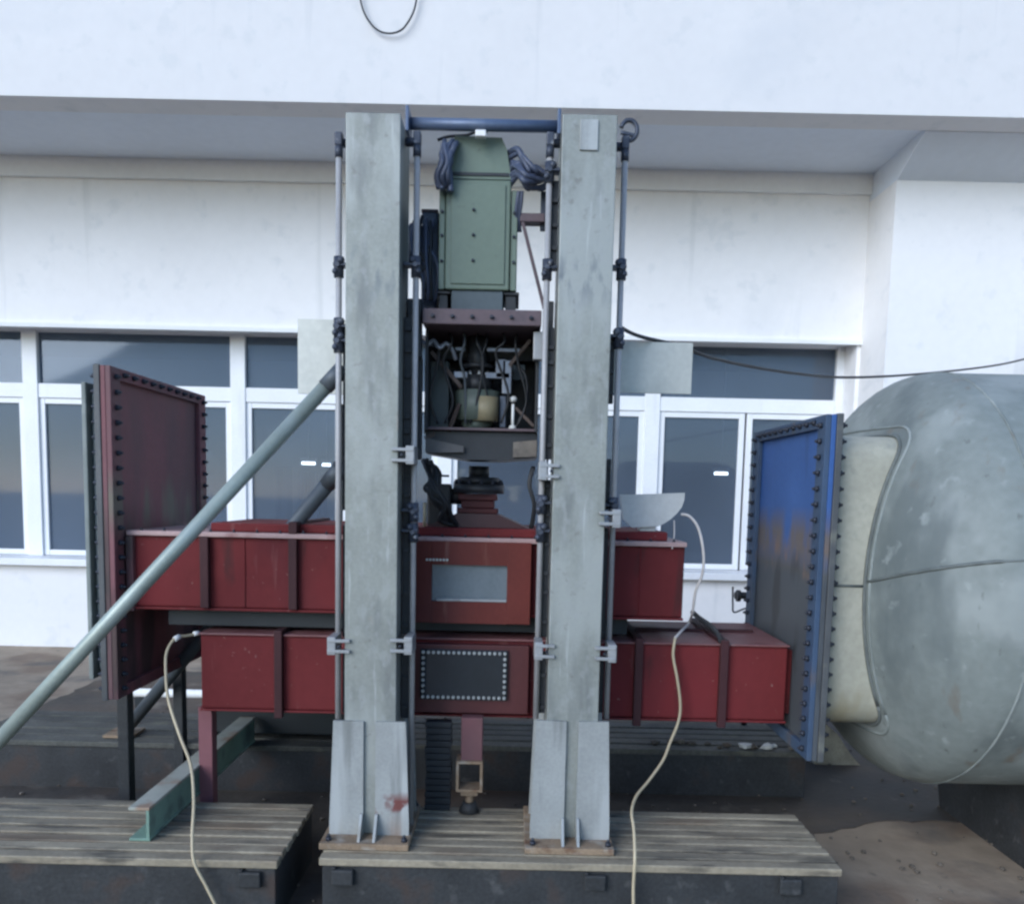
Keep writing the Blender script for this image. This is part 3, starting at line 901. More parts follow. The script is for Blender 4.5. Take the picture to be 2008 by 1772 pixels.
rj = lambda a: random.uniform(-a, a)
L1 = []
for k in range(7):
    xo = 862 + k * 4
    L1.append([P(xo - 2, 372 + rj(8), 3.24 + rj(0.02)), P(xo - 6 + rj(4), 345, 3.22 + rj(0.02)), P(xo + rj(6), 318, 3.21 + rj(0.02)), P(xo + 2 + rj(5), 295 + rj(8), 3.23), P(xo + 10, 282 + rj(8), 3.27)])
bundle('hose_bundle', 'blue-black hoses hanging at the upper left corner of the green gearbox', L1, 0.010, M['hose'])
R1 = []
for k in range(11):
    a = k / 10
    R1.append([P(1000 + rj(4), 300 + 62 * a, 3.30), P(1014 + rj(6), 300 + 50 * a + rj(10), 3.25), P(1030 + rj(8), 318 + 42 * a + rj(14), 3.23 + rj(0.03)), P(1048 + rj(8), 336 + 34 * a + rj(10), 3.24 + rj(0.03)), P(1066 + rj(5), 336 + 26 * a + rj(8), 3.27), P(1080, 334 + 20 * a, 3.30)])
bundle('hose_bundle', 'tangled blue-black hoses between the gearbox head and right column', R1, 0.011, M['hose'])
R2 = []
for k in range(3):
    R2.append([P(1018 + 3 * k, 375, 3.26), P(1014 + 4 * k, 400, 3.27), P(1012 + 3 * k, 430, 3.29), P(1014 + 3 * k, 455, 3.31)])
bundle('hose_bundle', 'short dark hoses dropping along the right flank of the green gearbox', R2, 0.008, M['hose'])

# dark wrapped unit left of the gearbox
t = thing('wrapped_unit', 'dark grey unit wrapped in hoses left of the green gearbox', 'motor', P(835, 600, 3.52))
xa, xb, za, zb_ = XZ(826, 414, 858, 600, 3.38)
q = MB(); q.box(xa, xb, 3.38, 3.66, zsh1 + 0.001, zb_, 0.012); q.build('housing', mat('slate_housing', (0.075, 0.095, 0.135), 0.5, var=0.3, scale=9, stains=[((0.2, 0.23, 0.32), 0.4, 7, (1, 1, 0.3), 0.6)]), t)
q = MB(); q.box(xa - 0.002, xb, 3.378, 3.662, zb_ - 0.004, zb_ + 0.008, 0.003); q.build('lid', M['brown'], t)
q = MB()
xa, xb, za, zb_ = XZ(800, 436, 828, 520, 3.38)
q.box(xa, xb, 3.36, 3.60, za, zb_, 0.02); q.build('side_housing', mat('slate_side', (0.10, 0.12, 0.17), 0.5, var=0.35, scale=12, stains=[((0.04, 0.05, 0.08), 0.4, 14, (1, 1, 0.3), 0.8)]), t)
for k in range(6):
    q = MB()
    q.tube([P(812 + 8 * k, 430 + rj(10), 3.35), P(804 + 9 * k + rj(8), 470 + rj(10), 3.32), P(812 + 8 * k + rj(8), 510 + rj(8), 3.31), P(822 + 6 * k + rj(10), 545 + rj(8), 3.31), P(830 + 5 * k + rj(6), 590, 3.33)], 0.007, n=7, sub=5)
    q.build('hose', M['hose'] if k % 2 else M['rubber'], t)

# brown bracket, strut and black valve at the right of the gearbox
t = thing('bracket_arm', 'brown bracket with thin sloping strut right of the green gearbox', 'bracket', P(1045, 430, 3.3))
xa, xb, za, zb_ = XZ(1020, 421, 1068, 438, 3.3)
q = MB(); q.box(xa, min(xb, bxl - 0.03), 3.28, 3.34, za, zb_, 0.003); q.build('arm', M['brown'], t)
q = MB(); q.bar(P(1024, 432, 3.29), P(1067, 604, 3.29), 0.013, 0.013, 0.002); q.build('strut', M['brown'], t)
xa, xb, za, zb_ = XZ(1060, 375, 1072, 450, 3.31)
q = MB(); q.box(xa, xb, 3.31, 3.34, za, zb_, 0.003); q.build('upright', M['knob'], t)

# ================================================================== red tanks
YT0, YT1 = 3.44, 4.06
def tX(p, py, Y=YT0):
    return P(p, py, Y).x
def tZ(p, py, Y=YT0):
    return P(p, py, Y).z


XPL = -1.655              # visible face of the left flange plate
XPR = 1.220               # visible face of the blue plate
ux0, ux1 = tX(258, 1120), tX(1340, 1150)
uz1, uz0 = tZ(800, 1061), tZ(800, 1199)
up = thing('red_tank', 'upper red steel tank with grey window, topped by the stepped red neck', 'tank', ((ux0 + ux1) / 2, (YT0 + YT1) / 2, uz0), 'red steel tanks')
q = MB(); q.box(ux0, ux1, YT0, YT1, uz0, uz1, 0.006); q.build('body', M['red'], up)
q = MB(); q.box(ux0 - 0.01, ux1 + 0.004, YT0 - 0.022, YT1 + 0.02, uz1 + 0.001, uz1 + 0.022, 0.004); q.build('top_rim', M['redwornlit'], up)
lx0, lx1 = tX(408, 1040), tX(1312, 1050)
q = MB(); q.box(lx0, lx1, YT0 + 0.03, YT1 - 0.04, uz1 + 0.023, uz1 + 0.060, 0.006); q.build('lid', M['red'], up)
q = MB(); q.box(ux0 - 0.008, ux1 + 0.003, YT0 - 0.012, YT1 + 0.01, uz0 - 0.012, uz0 - 0.001, 0.003); q.build('bottom_rim', M['red'], up)
q = MB(); q.box(ux0 - 0.013, ux0 + 0.018, YT0 - 0.024, YT1 + 0.02, uz0 - 0.02, uz1 - 0.001, 0.004); q.build('end_flange', M['redplate'], up)
q = MB(); q.box(XPL + 0.001, ux0 - 0.014, YT0 + 0.03, YT1 - 0.03, uz0 + 0.01, uz1 - 0.01, 0.004); q.build('neck', M['red'], up)
for p in (405, 577):
    xx = tX(p, 1120)
    q = MB(); q.box(xx - 0.018, xx + 0.018, YT0 - 0.03, YT0 - 0.001, uz0 + 0.001, uz1 - 0.001, 0.003)
    if p > 500:
        q.box(xx - 0.018, xx + 0.018, YT0 - 0.026, YT1 - 0.02, uz1 + 0.0225, uz1 + 0.072, 0.003)
    q.build('rib', M['rib'], up)
for p in (480, 660, 1130, 1255):
    xx = tX(p, 1120)
    q = MB(); q.tube([(xx, YT0 - 0.001, uz0 + 0.003), (xx + 0.001, YT0 - 0.0015, (uz0 + uz1) / 2), (xx, YT0 - 0.001, uz1 - 0.003)], 0.003, n=6); q.build('weld_line', M['red'], up)
for k in range(24):
    xx = ux0 + 0.05 + (ux1 - ux0 - 0.1) * k / 23
    piece('bolt', BOLT_S, up, (xx, YT0 - 0.011, uz1 + 0.0222), (0, 0, 0), 1.0)
# centre front panel with window
cx0, cx1 = tX(815, 1140, 3.40), tX(1041, 1140, 3.40)
pz1, pz0 = tZ(930, 1062, 3.40), tZ(930, 1222, 3.40)
wx0, wx1, wz0, wz1 = XZ(846, 1108, 994, 1180, 3.39)
fp = MB()
fp.box(cx0, wx0, 3.395, YT0 - 0.002, pz0, pz1, 0.003)
fp.box(wx1, cx1, 3.395, YT0 - 0.002, pz0, pz1, 0.003)
fp.box(wx0, wx1, 3.396, YT0 - 0.002, wz1, pz1)
fp.box(wx0, wx1, 3.396, YT0 - 0.002, pz0, wz0)
front = fp.build('front_panel', M['redorange'], up)
q = MB(); q.box(wx0, wx1, 3.418, 3.43, wz0, wz1); q.build('window', M['panelgrey'], front)
q = MB(); q.box(wx0 + 0.02, wx1, 3.392, 3.417, wz0 + 0.001, wz0 + 0.012, 0.002); q.build('window_ledge', M['clamp'], front)
for k in range(7):
    piece('bolt', BOLT_P, up, (wx0 - 0.02 + 0.014 * k, 3.395, wz1 + 0.02), TO_NY, 0.8)
# stepped neck on the lid
zl = uz1 + 0.061
xn = P(938, 990, 3.62).x
nk = MB()
zz = lambda p: P(938, p, 3.62).z
nk.prism([(xn - 0.225, zl), (xn + 0.225, zl), (xn + 0.088, zz(1006)), (xn - 0.088, zz(1006))], 'y', 3.53, 3.71)
nk.build('cone', mat('dark_red_cone', (0.06, 0.022, 0.026), 0.45, var=0.15), up)
q = MB()
q.box(xn - 0.088, xn + 0.088, 3.535, 3.705, zz(1005.5), zz(996), 0.004)
q.box(xn - 0.072, xn + 0.072, 3.55, 3.69, zz(995.5), zz(981), 0.004)
q.box(xn - 0.084, xn + 0.084, 3.54, 3.70, zz(980.5), zz(968), 0.004)
q.build('neck', mat('dark_red_neck', (0.075, 0.021, 0.023), 0.5, var=0.2, spec=0.2), up)
q = MB()
q.cyl((xn, 3.62, zz(967.5)), (xn, 3.62, zz(950)), 0.112, n=28)
q.cyl((xn, 3.62, zz(949.5)), (xn, 3.62, zz(936)), 0.09, n=28)
q.build('neck_flange', M['dark'], up)
for k in range(12):
    a = 2 * math.pi * (k + 0.3) / 12
    piece('bolt', BOLT_D, up, (xn + 0.101 * math.cos(a), 3.62 + 0.101 * math.sin(a), zz(950)), (0, 0, 0), 0.9)
q = MB(); q.cyl((xn, 3.62, zz(938)), (xn, 3.62, zlow0 - 0.02), 0.045, n=20); q.build('shaft', M['dark'], up)
# pieces of kit left of the neck
t = thing('valve_set', 'black valve and pipes on the upper tank left of the stepped neck', 'valve', P(862, 1030, 3.62))
q = MB()
xa, xb, za, zb_ = XZ(838, 948, 884, 1032, 3.6)
q.box(xa, xb, 3.58, 3.68, zl + 0.001, zb_, 0.01); q.build('valve_body', M['rubber'], t)
q = MB(); q.cyl((xb + 0.001, 3.63, (za + zb_) / 2 + 0.04), (xn - 0.06, 3.63, (za + zb_) / 2 + 0.04), 0.035, n=16); q.build('side_pipe', M['rubber'], t)
q = MB(); q.cyl(((xa + xb) / 2, 3.63, zb_ - 0.001), ((xa + xb) / 2, 3.63, zb_ + 0.035), 0.008, n=10)
q.bar(((xa + xb) / 2 - 0.04, 3.63, zb_ + 0.035), ((xa + xb) / 2 + 0.04, 3.63, zb_ + 0.035), 0.014, 0.01, 0.002); q.build('handle', M['knob'], t)
NB = []
for k in range(8):
    NB.append([P(838 + rj(8), 905 + rj(6), 3.5), P(850 + rj(14), 925 + rj(8), 3.47), P(846 + rj(14), 955 + rj(10), 3.45), P(862 + rj(14), 985 + rj(10), 3.46), P(874 + rj(12), 1012 + rj(8), 3.5), P(892 + rj(8), 1030, 3.54)])
bundle('hose_bundle', 'black hoses dropping beside the stepped red neck at its left', NB, 0.009, M['rubber'])
NR = []
for k in range(3):
    NR.append([P(1046 + rj(4), 915, 3.4), P(1040 + rj(4), 950, 3.38), P(1046 + rj(3), 990, 3.38), P(1042 + rj(3), 1035, 3.42)])
bundle('hose_bundle', 'dark cables hanging right of the stepped red neck', NR, 0.006, M['rubber'])
px_ = P(833, 1000, 3.5).x
cable('level_gauge', 'cream vertical gauge tube on the upper tank beside left column', [(px_, 3.5, zl + 0.001), (px_, 3.5, P(833, 985, 3.5).z)], 0.008, M['cable'], 'gauge')

# lower tank
lx0, lx1 = tX(394, 1300), XPR - 0.034
lz1, lz0 = tZ(980, 1256), tZ(980, 1400)
lo = thing('red_tank', 'lower red steel tank with dark bolted window, joined to the blue plate', 'tank', ((lx0 + lx1) / 2, (YT0 + YT1) / 2, lz0), 'red steel tanks')
YL1 = YT1 - 0.03
q = MB(); q.box(lx0, lx1, YT0, YL1, lz0, lz1, 0.006); q.build('body', M['red'], lo)
q = MB(); q.box(lx0 - 0.004, lx1 + 0.004, YT0 - 0.014, YL1 + 0.01, lz1 + 0.001, lz1 + 0.009, 0.003); q.build('top_sheet', M['reddustsky'], lo)
q = MB(); q.box(lx0 - 0.004, lx1 + 0.004, YT0 - 0.012, YL1 + 0.01, lz0 - 0.01, lz0 - 0.001, 0.003); q.build('bottom_rim', M['red'], lo)
q = MB(); q.box(lx1 + 0.005, XPR - 0.001, YT0 + 0.04, YL1 - 0.04, lz0 + 0.02, lz1 - 0.02, 0.003); q.build('neck', M['red'], lo)
for p in (549, 1250, 1416):
    xx = tX(p, 1320)
    q = MB()
    q.box(xx - 0.017, xx + 0.017, YT0 - 0.032, YT0 - 0.001, lz0 - 0.03, lz1 + 0.028, 0.003)
    q.box(xx - 0.017, xx + 0.017, YT0 - 0.0005, YL1 + 0.02, lz1 + 0.0095, lz1 + 0.028, 0.003)
    q.build('rib', M['rib'], lo)
q = MB(); q.box(tX(1262, 1230), tX(1520, 1230), YT0 + 0.30, YT0 + 0.325, lz1 + 0.0095, lz1 + 0.022, 0.002); q.build('rib', M['rib'], lo)
pz1, pz0 = tZ(930, 1264, 3.40), tZ(930, 1398, 3.40)
q = MB(); q.box(cx0, cx1, 3.398, YT0 - 0.0015, pz0, pz1, 0.003); front = q.build('front_panel', mat('dark_red_panel', (0.085, 0.024, 0.026), 0.45, var=0.15, scale=4), lo)
wx0, wx1, wz0, wz1 = XZ(824, 1274, 995, 1372, 3.38)
q = MB(); q.box(wx0, wx1, 3.38, 3.397, wz0, wz1, 0.002); q.build('window', M['darkglass'], front)
nb = 17
for k in range(nb):
    xx = wx0 + 0.012 + (wx1 - wx0 - 0.024) * k / (nb - 1)
    piece('bolt', BOLT_P, lo, (xx, 3.38, wz1 - 0.012), TO_NY)
    piece('bolt', BOLT_P, lo, (xx, 3.38, wz0 + 0.012), TO_NY)
for k in range(1, 8):
    zk = wz0 + 0.012 + (wz1 - wz0 - 0.024) * k / 8
    piece('bolt', BOLT_P, lo, (wx1 - 0.012, 3.38, zk), TO_NY)
    piece('bolt', BOLT_P, lo, (wx0 + 0.012, 3.38, zk), TO_NY)
for p, Y in ((407, 3.52),):
    xx = P(p, 1400, Y).x
    q = MB(); q.box(xx - 0.03, xx + 0.03, Y - 0.03, Y + 0.03, 0.001, lz0 - 0.011, 0.003); q.build('leg', M['redplate'] if p < 500 else M['red'], lo)
# centre foot: red post, square tube and screw jack
t = thing('tank_jack', 'red post on rusty square tube and screw jack under lower tank', 'jack', (P(921, 1600, 3.36).x, 3.36, ZB))
YJ = 3.36
jx_ = P(925, 1500, YJ).x
jz = lambda p: P(925, p, YJ).z
q = MB(); q.box(jx_ - 0.045, jx_ + 0.045, YJ - 0.03, YJ + 0.03, jz(1492), pz0 - 0.001, 0.004); q.build('post', M['redplate'], t)
xa, xb, za, zb_ = XZ(894, 1493, 946, 1553, YJ - 0.05)
q = MB()
th = 0.011
q.box(xa, xb, YJ - 0.05, YJ + 0.05, zb_ - th, zb_, 0.002)
q.box(xa, xb, YJ - 0.05, YJ + 0.05, za, za + th, 0.002)
q.box(xa, xa + th, YJ - 0.0495, YJ + 0.0495, za + th, zb_ - th)
q.box(xb - th, xb, YJ - 0.0495, YJ + 0.0495, za + th, zb_ - th)
q.build('square_tube', M['rust'], t)
xm = (xa + xb) / 2
q = MB(); q.box(xm - 0.036, xm + 0.036, YJ - 0.04, YJ + 0.04, za - 0.02, za - 0.001, 0.003); q.build('jack_head', M['rust'], t)
q = MB(); q.cyl((xm, YJ, ZB + 0.03), (xm, YJ, za - 0.02), 0.018, n=14); q.build('screw', M['rust'], t)
q = MB(); q.cyl((xm, YJ, ZB + 0.003), (xm, YJ, ZB + 0.045), 0.045, 0.028, n=18); q.build('jack_base', M['bedside'], t)

# dark ribbed plate stack left of the jack
xa, xb, za, zb_ = XZ(834, 1412, 884, 1600, 3.37)
t = thing('plate_stack', 'dark ribbed stack of plates under lower tank left of the red post', 'stack', ((xa + xb) / 2, 3.39, ZB))
ns = 14
hs = (zb_ - ZB - 0.003) / ns
for k in range(ns):
    q = MB()
    o_ = random.uniform(-0.004, 0.004)
    q.box(xa + o_, xb + o_, 3.36, 3.415, ZB + 0.003 + k * hs, ZB + 0.003 + (k + 0.86) * hs, 0.002)
    q.build('plate', M['dark'], t)
q = MB(); q.box(xa + 0.015, xb - 0.015, 3.372, 3.405, ZB + 0.003, zb_ - 0.004); q.build('core', M['rubber'], t)

# dark filler for the shade between the tanks, and a box behind
t = thing('gap_filler', 'dark filler beam added for the shade between the red tanks', 'beam', (0, 3.8, lz1 + 0.03))
q = MB(); q.box(tX(330, 1210, 3.5), tX(1230, 1225, 3.5), 3.50, 3.98, lz1 + 0.0285, uz0 - 0.0125, 0.003); q.build('beam', M['void'], t)
t = thing('dark_filler_box', 'dark box added for the shade behind the lower tank at left', 'duct', (-1.3, 4.5, 0.2))
q = MB(); q.box(-1.60, -0.75, 4.30, 4.75, ZB + 0.03, EYE - 0.55, 0.01); q.build('duct', M['void'], t)  # plain box added to keep the background behind the tank dark
q = MB(); q.box(-1.63, -1.6, 4.27, 4.78, ZB + 0.003, EYE - 0.52, 0.004); q.build('filler_rim', M['void'], t)

# ================================================================== left red plate and right blue plate
def flange_plate(name, label, X, s, y0, y1, z0, z1, mp, mr, grp):
    """s = direction the visible face points along X (+1 right, -1 left)"""
    t = thing(name, label, 'flange', (X, (y0 + y1) / 2, z0), grp)
    q = MB()
    xb = X - s * 0.02
    q.box(min(X, xb), max(X, xb), y0, y1, z0, z1, 0.003)
    q.build('plate', mp, t)
    rw = 0.085
    xr = X + s * 0.022
    a, b = min(X + s * 0.0005, xr), max(X + s * 0.0005, xr)
    for nm, (u0, u1, v0, v1) in (('rim', (y0, y0 + rw, z0, z1)), ('rim', (y1 - rw, y1, z0, z1)), ('rim', (y0 + rw, y1 - rw, z1 - 0.05, z1)), ('rim', (y0 + rw, y1 - rw, z0, z0 + 0.05))):
        q = MB(); q.box(a, b, u0, u1, v0, v1, 0.003); q.build(nm, mr, t)
    # mating flange behind
    q = MB()
    xc = X - s * 0.021
    xd = X - s * 0.046
    q.box(min(xc, xd), max(xc, xd), y0 - 0.004, y1 + 0.004, z0 - 0.004, z1 + 0.004, 0.003)
    q.build('mating_flange', M['flange'], t)
    rot = TO_PX if s > 0 else TO_NX
    back = TO_NX if s > 0 else TO_PX
    n = 22
    for k in range(n):
        zz = z0 + 0.04 + (z1 - z0 - 0.08) * k / (n - 1)
        for yy in (y0 + rw * 0.5, y1 - rw * 0.5):
            piece('bolt', BOLT_D, t, (xr, yy, zz), rot)
        piece('bolt', BOLT_D, t, (xd, y0 + rw * 0.35, zz), back, 1.1)
    for k in range(10):
        yy = y0 + rw + 0.03 + (y1 - y0 - 2 * rw - 0.06) * k / 9
        piece('bolt', BOLT_D, t, (xr, yy, z1 - 0.025), rot)
    return t


bz1 = P(1645, 812, 3.19).z
bz0 = P(1598, 1492, 3.19).z
flange_plate('blue_flange', 'grimy blue bolted flange plate at the right end of the lower tank', XPR, -1, 3.19, 4.14, bz0, bz1, M['blueplate'], M['blue'], 'tall bolted flange plates')
rz1 = P(216, 716, 3.34).z
flange_plate('red_flange', 'dull red bolted flange plate at the left end of the upper tank', XPL, 1, 3.34, 4.36, rz1 - 1.37, rz1, M['redplate'], M['redplate'], 'tall bolted flange plates')

# ================================================================== grey vessels with cream ducts
def vessel(name, label, s, Xf, yc, zc, dy0, dy1, dz0, dz1, gap=0.05):
    """s=+1: to the right. Xf: back face of mating flange. Axis along X."""
    R = 0.905
    t = thing(name, label, 'vessel', (Xf + s * 1.6, yc, 0), None)
    Xa = Xf + s * gap                 # dome apex
    dep = 0.45
    prof = []
    for k in range(15):
        a = math.pi / 2 * k / 14
        prof.append((Xa + s * dep * (1 - math.cos(a)), max(R * math.sin(a), 1e-4)))
    Xc = Xa + s * dep
    prof += [(Xc + s * 0.6, R), (Xc + s * 1.4, R)]
    for k in range(13, -1, -1):
        a = math.pi / 2 * k / 14
        prof.append((Xc + s * (1.4 + dep * math.cos(a)), max(R * math.sin(a), 1e-4)))
    n = 72
    q = MB()
    rings = [[q.bm.verts.new((x, yc + r * math.cos(2 * math.pi * j / n), zc + r * math.sin(2 * math.pi * j / n))) for j in range(n)] for x, r in prof]
    for i in range(len(rings) - 1):
        for j in range(n):
            f = q.bm.faces.new((rings[i][j], rings[i][(j + 1) % n], rings[i + 1][(j + 1) % n], rings[i + 1][j]))
            f.smooth = True
    q.build('shell', M['vessel'], t)

    def surf(y, z, off=0.0):
        r2 = min(((y - yc) ** 2 + (z - zc) ** 2) / R ** 2, 0.98)
        return Xa + s * dep * (1 - math.sqrt(1 - r2)) - s * off
    # rounded rectangular duct
    rc = 0.10
    out = []
    for (cy, cz, a0) in ((dy0 + rc, dz0 + rc, 180), (dy1 - rc, dz0 + rc, 270), (dy1 - rc, dz1 - rc, 0), (dy0 + rc, dz1 - rc, 90)):
        for k in range(7):
            a = math.radians(a0 + 15 * k)
            out.append((cy + rc * math.cos(a), cz + rc * math.sin(a)))
    dense = []
    for i in range(len(out)):
        a, b = Vector(out[i]), Vector(out[(i + 1) % len(out)])
        m = max(1, int((b - a).length / 0.05))
        for k in range(m):
            dense.append(a.lerp(b, k / m))
    q = MB()
    A = [q.bm.verts.new((Xf, p[0], p[1])) for p in dense]
    B = [q.bm.verts.new((surf(p[0], p[1], -0.02), p[0], p[1])) for p in dense]
    for i in range(len(dense)):
        j = (i + 1) % len(dense)
        f = q.bm.faces.new((A[i], A[j], B[j], B[i]))
        f.smooth = True
    q.build('inlet_duct', M['duct'], t)
    q = MB()
    c = Vector(((dy0 + dy1) / 2, (dz0 + dz1) / 2))
    q.tube([(surf(*(c + (p - c) * 1.012), 0.002), *(c + (p - c) * 1.012)) for p in dense + dense[:1]], 0.008, n=6, smooth=False)
    q.build('weld_bead', M['seam'], t)
    q = MB()
    pad = []
    q.tube([(surf(*(c + (p - c) * 1.07), 0.0), *(c + (p - c) * 1.07)) for p in dense + dense[:1]], 0.006, n=6, smooth=False)
    q.build('pad_edge', M['vessel'], t)
    # seams
    q = MB()
    pts = []
    for k in range(14):
        zz = zc + 0.02 + 0.010 * k
        ye = yc - math.sqrt(R * R - (zz - zc) ** 2) * 0.999
        yy = (dy0 - 0.02) + (ye - dy0 + 0.02) * k / 13
        r2_ = min(((yy - yc) ** 2 + (zz - zc) ** 2) / R ** 2, 1.0)
        pts.append((Xa + s * dep * (1 - math.sqrt(max(0.0, 1 - r2_))), yy, zz))
    for k in range(1, 8):
        zz = zc + 0.15 + 0.012 * k
        pts.append((Xc + s * 0.2 * k, yc - math.sqrt(R * R - (zz - zc) ** 2), zz))
    q.tube(pts, 0.007, n=6, smooth=False)
    q.build('weld_seam', M['seam'], t)
    q = MB()
    q.tube([(Xf + s * 0.005, dy0 - 0.0005, zc), (surf(dy0, zc), dy0 - 0.0005, zc)], 0.006, n=6, smooth=False)
    q.build('weld_seam', M['seam'], t)
    q = MB()
    q.tube([(Xc, yc + R * math.cos(2 * math.pi * j / 48), zc + R * math.sin(2 * math.pi * j / 48)) for j in range(49)], 0.006, n=6, smooth=False)
    q.build('weld_seam', M['vessel'], t)
    for xo in (0.55, 1.2):
        q = MB()
        pts = [(yc - 0.5, 0.001), (yc + 0.5, 0.001)]
        for k in range(13):
            a = math.radians(-40 - 100 * k / 12)
            pts.append((yc + (R + 0.002) * math.cos(a), zc + (R + 0.002) * math.sin(a)))
        x = Xc + s * xo
        q.prism(pts, 'x', x - 0.07, x + 0.07)
        q.build('saddle', M['bedside'], t)
    return t


zc = EYE - 0.335
vessel('pressure_vessel', 'big grey vessel with cream duct behind the blue plate at right', 1, XPR + 0.047, 3.70, zc, 3.27, 4.10, P(1670, 1425, 3.28).z, P(1690, 852, 3.28).z, 0.10)
# short stub of duct behind the left plate
t = thing('duct_stub', 'short grey duct stub behind the dull red flange plate', 'duct', (XPL - 0.15, 3.85, rz1 - 1.27))
q = MB()
q.box(XPL - 0.11, XPL - 0.047, 3.43, 4.27, rz1 - 1.27, rz1 - 0.09, 0.02); q.build('stub', M['vessel'], t)
q = MB()
q.box(XPL - 0.13, XPL - 0.1105, 3.40, 4.30, rz1 - 1.30, rz1 - 0.06, 0.004); q.build('end_cover', M['vessel'], t)
for yy in (3.6, 4.2):
    q = MB(); q.box(XPL - 0.10, XPL - 0.05, yy - 0.03, yy + 0.03, 0.0045, rz1 - 1.2705, 0.004); q.build('leg', M['bedside'], t)
# concrete wedge under the blue plate
t = thing('concrete_foot', 'pale chipped concrete wedge at the foot of the blue plate', 'block', (P(1640, 1490, 4.9).x, 5.0, 0.0))
q = MB()
wp = [P(1598, 1490, 4.85), P(1688, 1502, 4.85), P(1668, 1478, 4.85), P(1640, 1436, 4.85), P(1618, 1418, 4.85), P(1598, 1418, 4.85)]
q.prism([(p.x, max(p.z, 0.001)) if i_ > 1 else (p.x, 0.001) for i_, p in enumerate(wp)], 'y', 4.85, 5.15)
cf = q.build('wedge', mat('pale_concrete', (0.34, 0.32, 0.26), 0.8, var=0.25, scale=8, fine=0.15, stains=[((0.16, 0.16, 0.15), 0.4, 9, Z3, 0.8)], bump=0.5, bscale=25), t)

# ================================================================== braces and beams at the left
def brace(label, a, b, r, m, cat, foot):
    a, b = Vector(a), Vector(b)
    t = thing('brace_pipe', label, cat, b, 'sloping brace pipes')
    q = MB(); q.cyl(a, b, r, n=24); q.build('pipe', m, t)
    d = (a - b).normalized()
    q = MB(); q.cyl(a - d * 0.10, a + d * 0.005, r * 1.12, n=24); q.build('socket', M['darkpipe'], t)
    q = MB(); q.box(b.x - 0.08, b.x + 0.08, b.y - 0.08, b.y + 0.08, foot, foot + 0.015, 0.002); q.build('foot_plate', M['rust'], t)
    return t


a = P(672, 722, 3.20)
b = P(197, 1236, 3.10)
d = b - a
k = (0.015 - a.z) / d.z
brace('pale green-grey pipe brace sloping from the left column down to far left', a, a + d * k, 0.0285, M['pipe'], 'brace', 0.0015)
a = P(668, 918, 3.36)
b = P(290, 1378, 4.2)
d = b - a
k = (ZB + 0.015 - a.z) / d.z
brace('dark pipe brace sloping behind the red tanks from the left column', a, a + d * k, 0.032, M['darkpipe'], 'brace', ZB + 0.003)

t = thing('channel_beam', 'teal steel channel beam with worn top painted as lit bridging the left bed plates', 'beam', (-1.38, 3.6, ZB))
bx0, bx1 = -1.435, -1.355
q = MB()
hz = 0.135
q.box(bx0, bx1, 2.99, 4.26, ZB + hz - 0.012, ZB + hz, 0.002); q.build('top_flange', M['tealtop'], t)
q = MB(); q.box(bx1 - 0.014, bx1 - 0.003, 2.992, 4.258, ZB + 0.0145, ZB + hz - 0.0125); q.build('web', M['teal'], t)
q = MB(); q.box(bx0, bx1, 2.99, 4.26, ZB + 0.003, ZB + 0.014, 0.002); q.build('bottom_flange', M['teal'], t)

# white pipe low behind the left tanks
a, b = P(262, 1357, 5.3), P(395, 1364, 5.3)
t = thing('white_pipe', 'white plastic pipe low behind the red tanks at left', 'pipe', (a + b) / 2)
q = MB(); q.cyl((a.x - 0.02, 5.3, a.z), (b.x + 1.0, 5.3, a.z), 0.028, n=16); q.build('pipe', M['white'], t)
for xx in (a.x + 0.05, b.x + 0.5):
    q = MB(); q.box(xx - 0.03, xx + 0.03, 5.27, 5.33, 0.001, a.z - 0.029, 0.002); q.build('support', M['void'], t)

# ================================================================== sheet panels and half-round plate
for (r, lab) in (((584, 626, 668, 772), 'upright galvanised sheet panel left of the left column'), ((1226, 671, 1357, 771), 'wide galvanised sheet panel right of the right column')):
    xa, xb, za, zb_ = XZ(*r, 3.42)
    t = thing('sheet_panel', lab, 'panel', ((xa + xb) / 2, 3.42, za), 'galvanised sheet panels beside the columns')
    if xb < 0:
        xb = axl + 0.02
    else:
        xa = bxr - 0.02
    q = MB(); q.box(xa, xb, 3.42, 3.423, za, zb_); q.build('sheet', M['sheet'], t)
    q = MB()
    q.box(xa, xb, 3.4235, 3.445, zb_ - 0.02, zb_ - 0.001, 0.001)
    q.box(xa, xb, 3.4235, 3.445, za + 0.001, za + 0.02, 0.001)
    q.build('stiffening_edge', M['sheet'], t)
    xs_ = axl + 0.008 if xb < 0 else bxr - 0.008
    for zz in (za + 0.05, zb_ - 0.05):
        q = MB(); q.box(xs_ - 0.012, xs_ + 0.012, YC1 + 0.001, 3.4195, zz - 0.02, zz + 0.02); q.build('mounting_lug', M['clamp'], t)

xa, xb = P(1218, 985, 3.52).x, P(1343, 985, 3.52).x
zt_, zb_ = P(1280, 969, 3.52).z, P(1280, 1033, 3.52).z
t = thing('half_round_plate', 'pale half-round plate standing on the right end of upper tank', 'plate', ((xa + xb) / 2, 3.52, zb_))
q = MB()
pts = [(p.x, p.z) for p in [P(a_, b_, 3.52) for a_, b_ in ((1216, 970), (1343, 966), (1342, 980), (1337, 994), (1328, 1006), (1316, 1017), (1303, 1026), (1290, 1032), (1240, 1034), (1222, 1018))]]
q.prism(pts, 'y', 3.52, 3.535)
q.build('plate', M['plate'], t)
q = MB(); q.box((xa + xb) / 2 - 0.05, (xa + xb) / 2 + 0.02, 3.536, 3.60, uz1 + 0.0605, uz1 + 0.10, 0.003); q.build('foot', M['plate'], t)

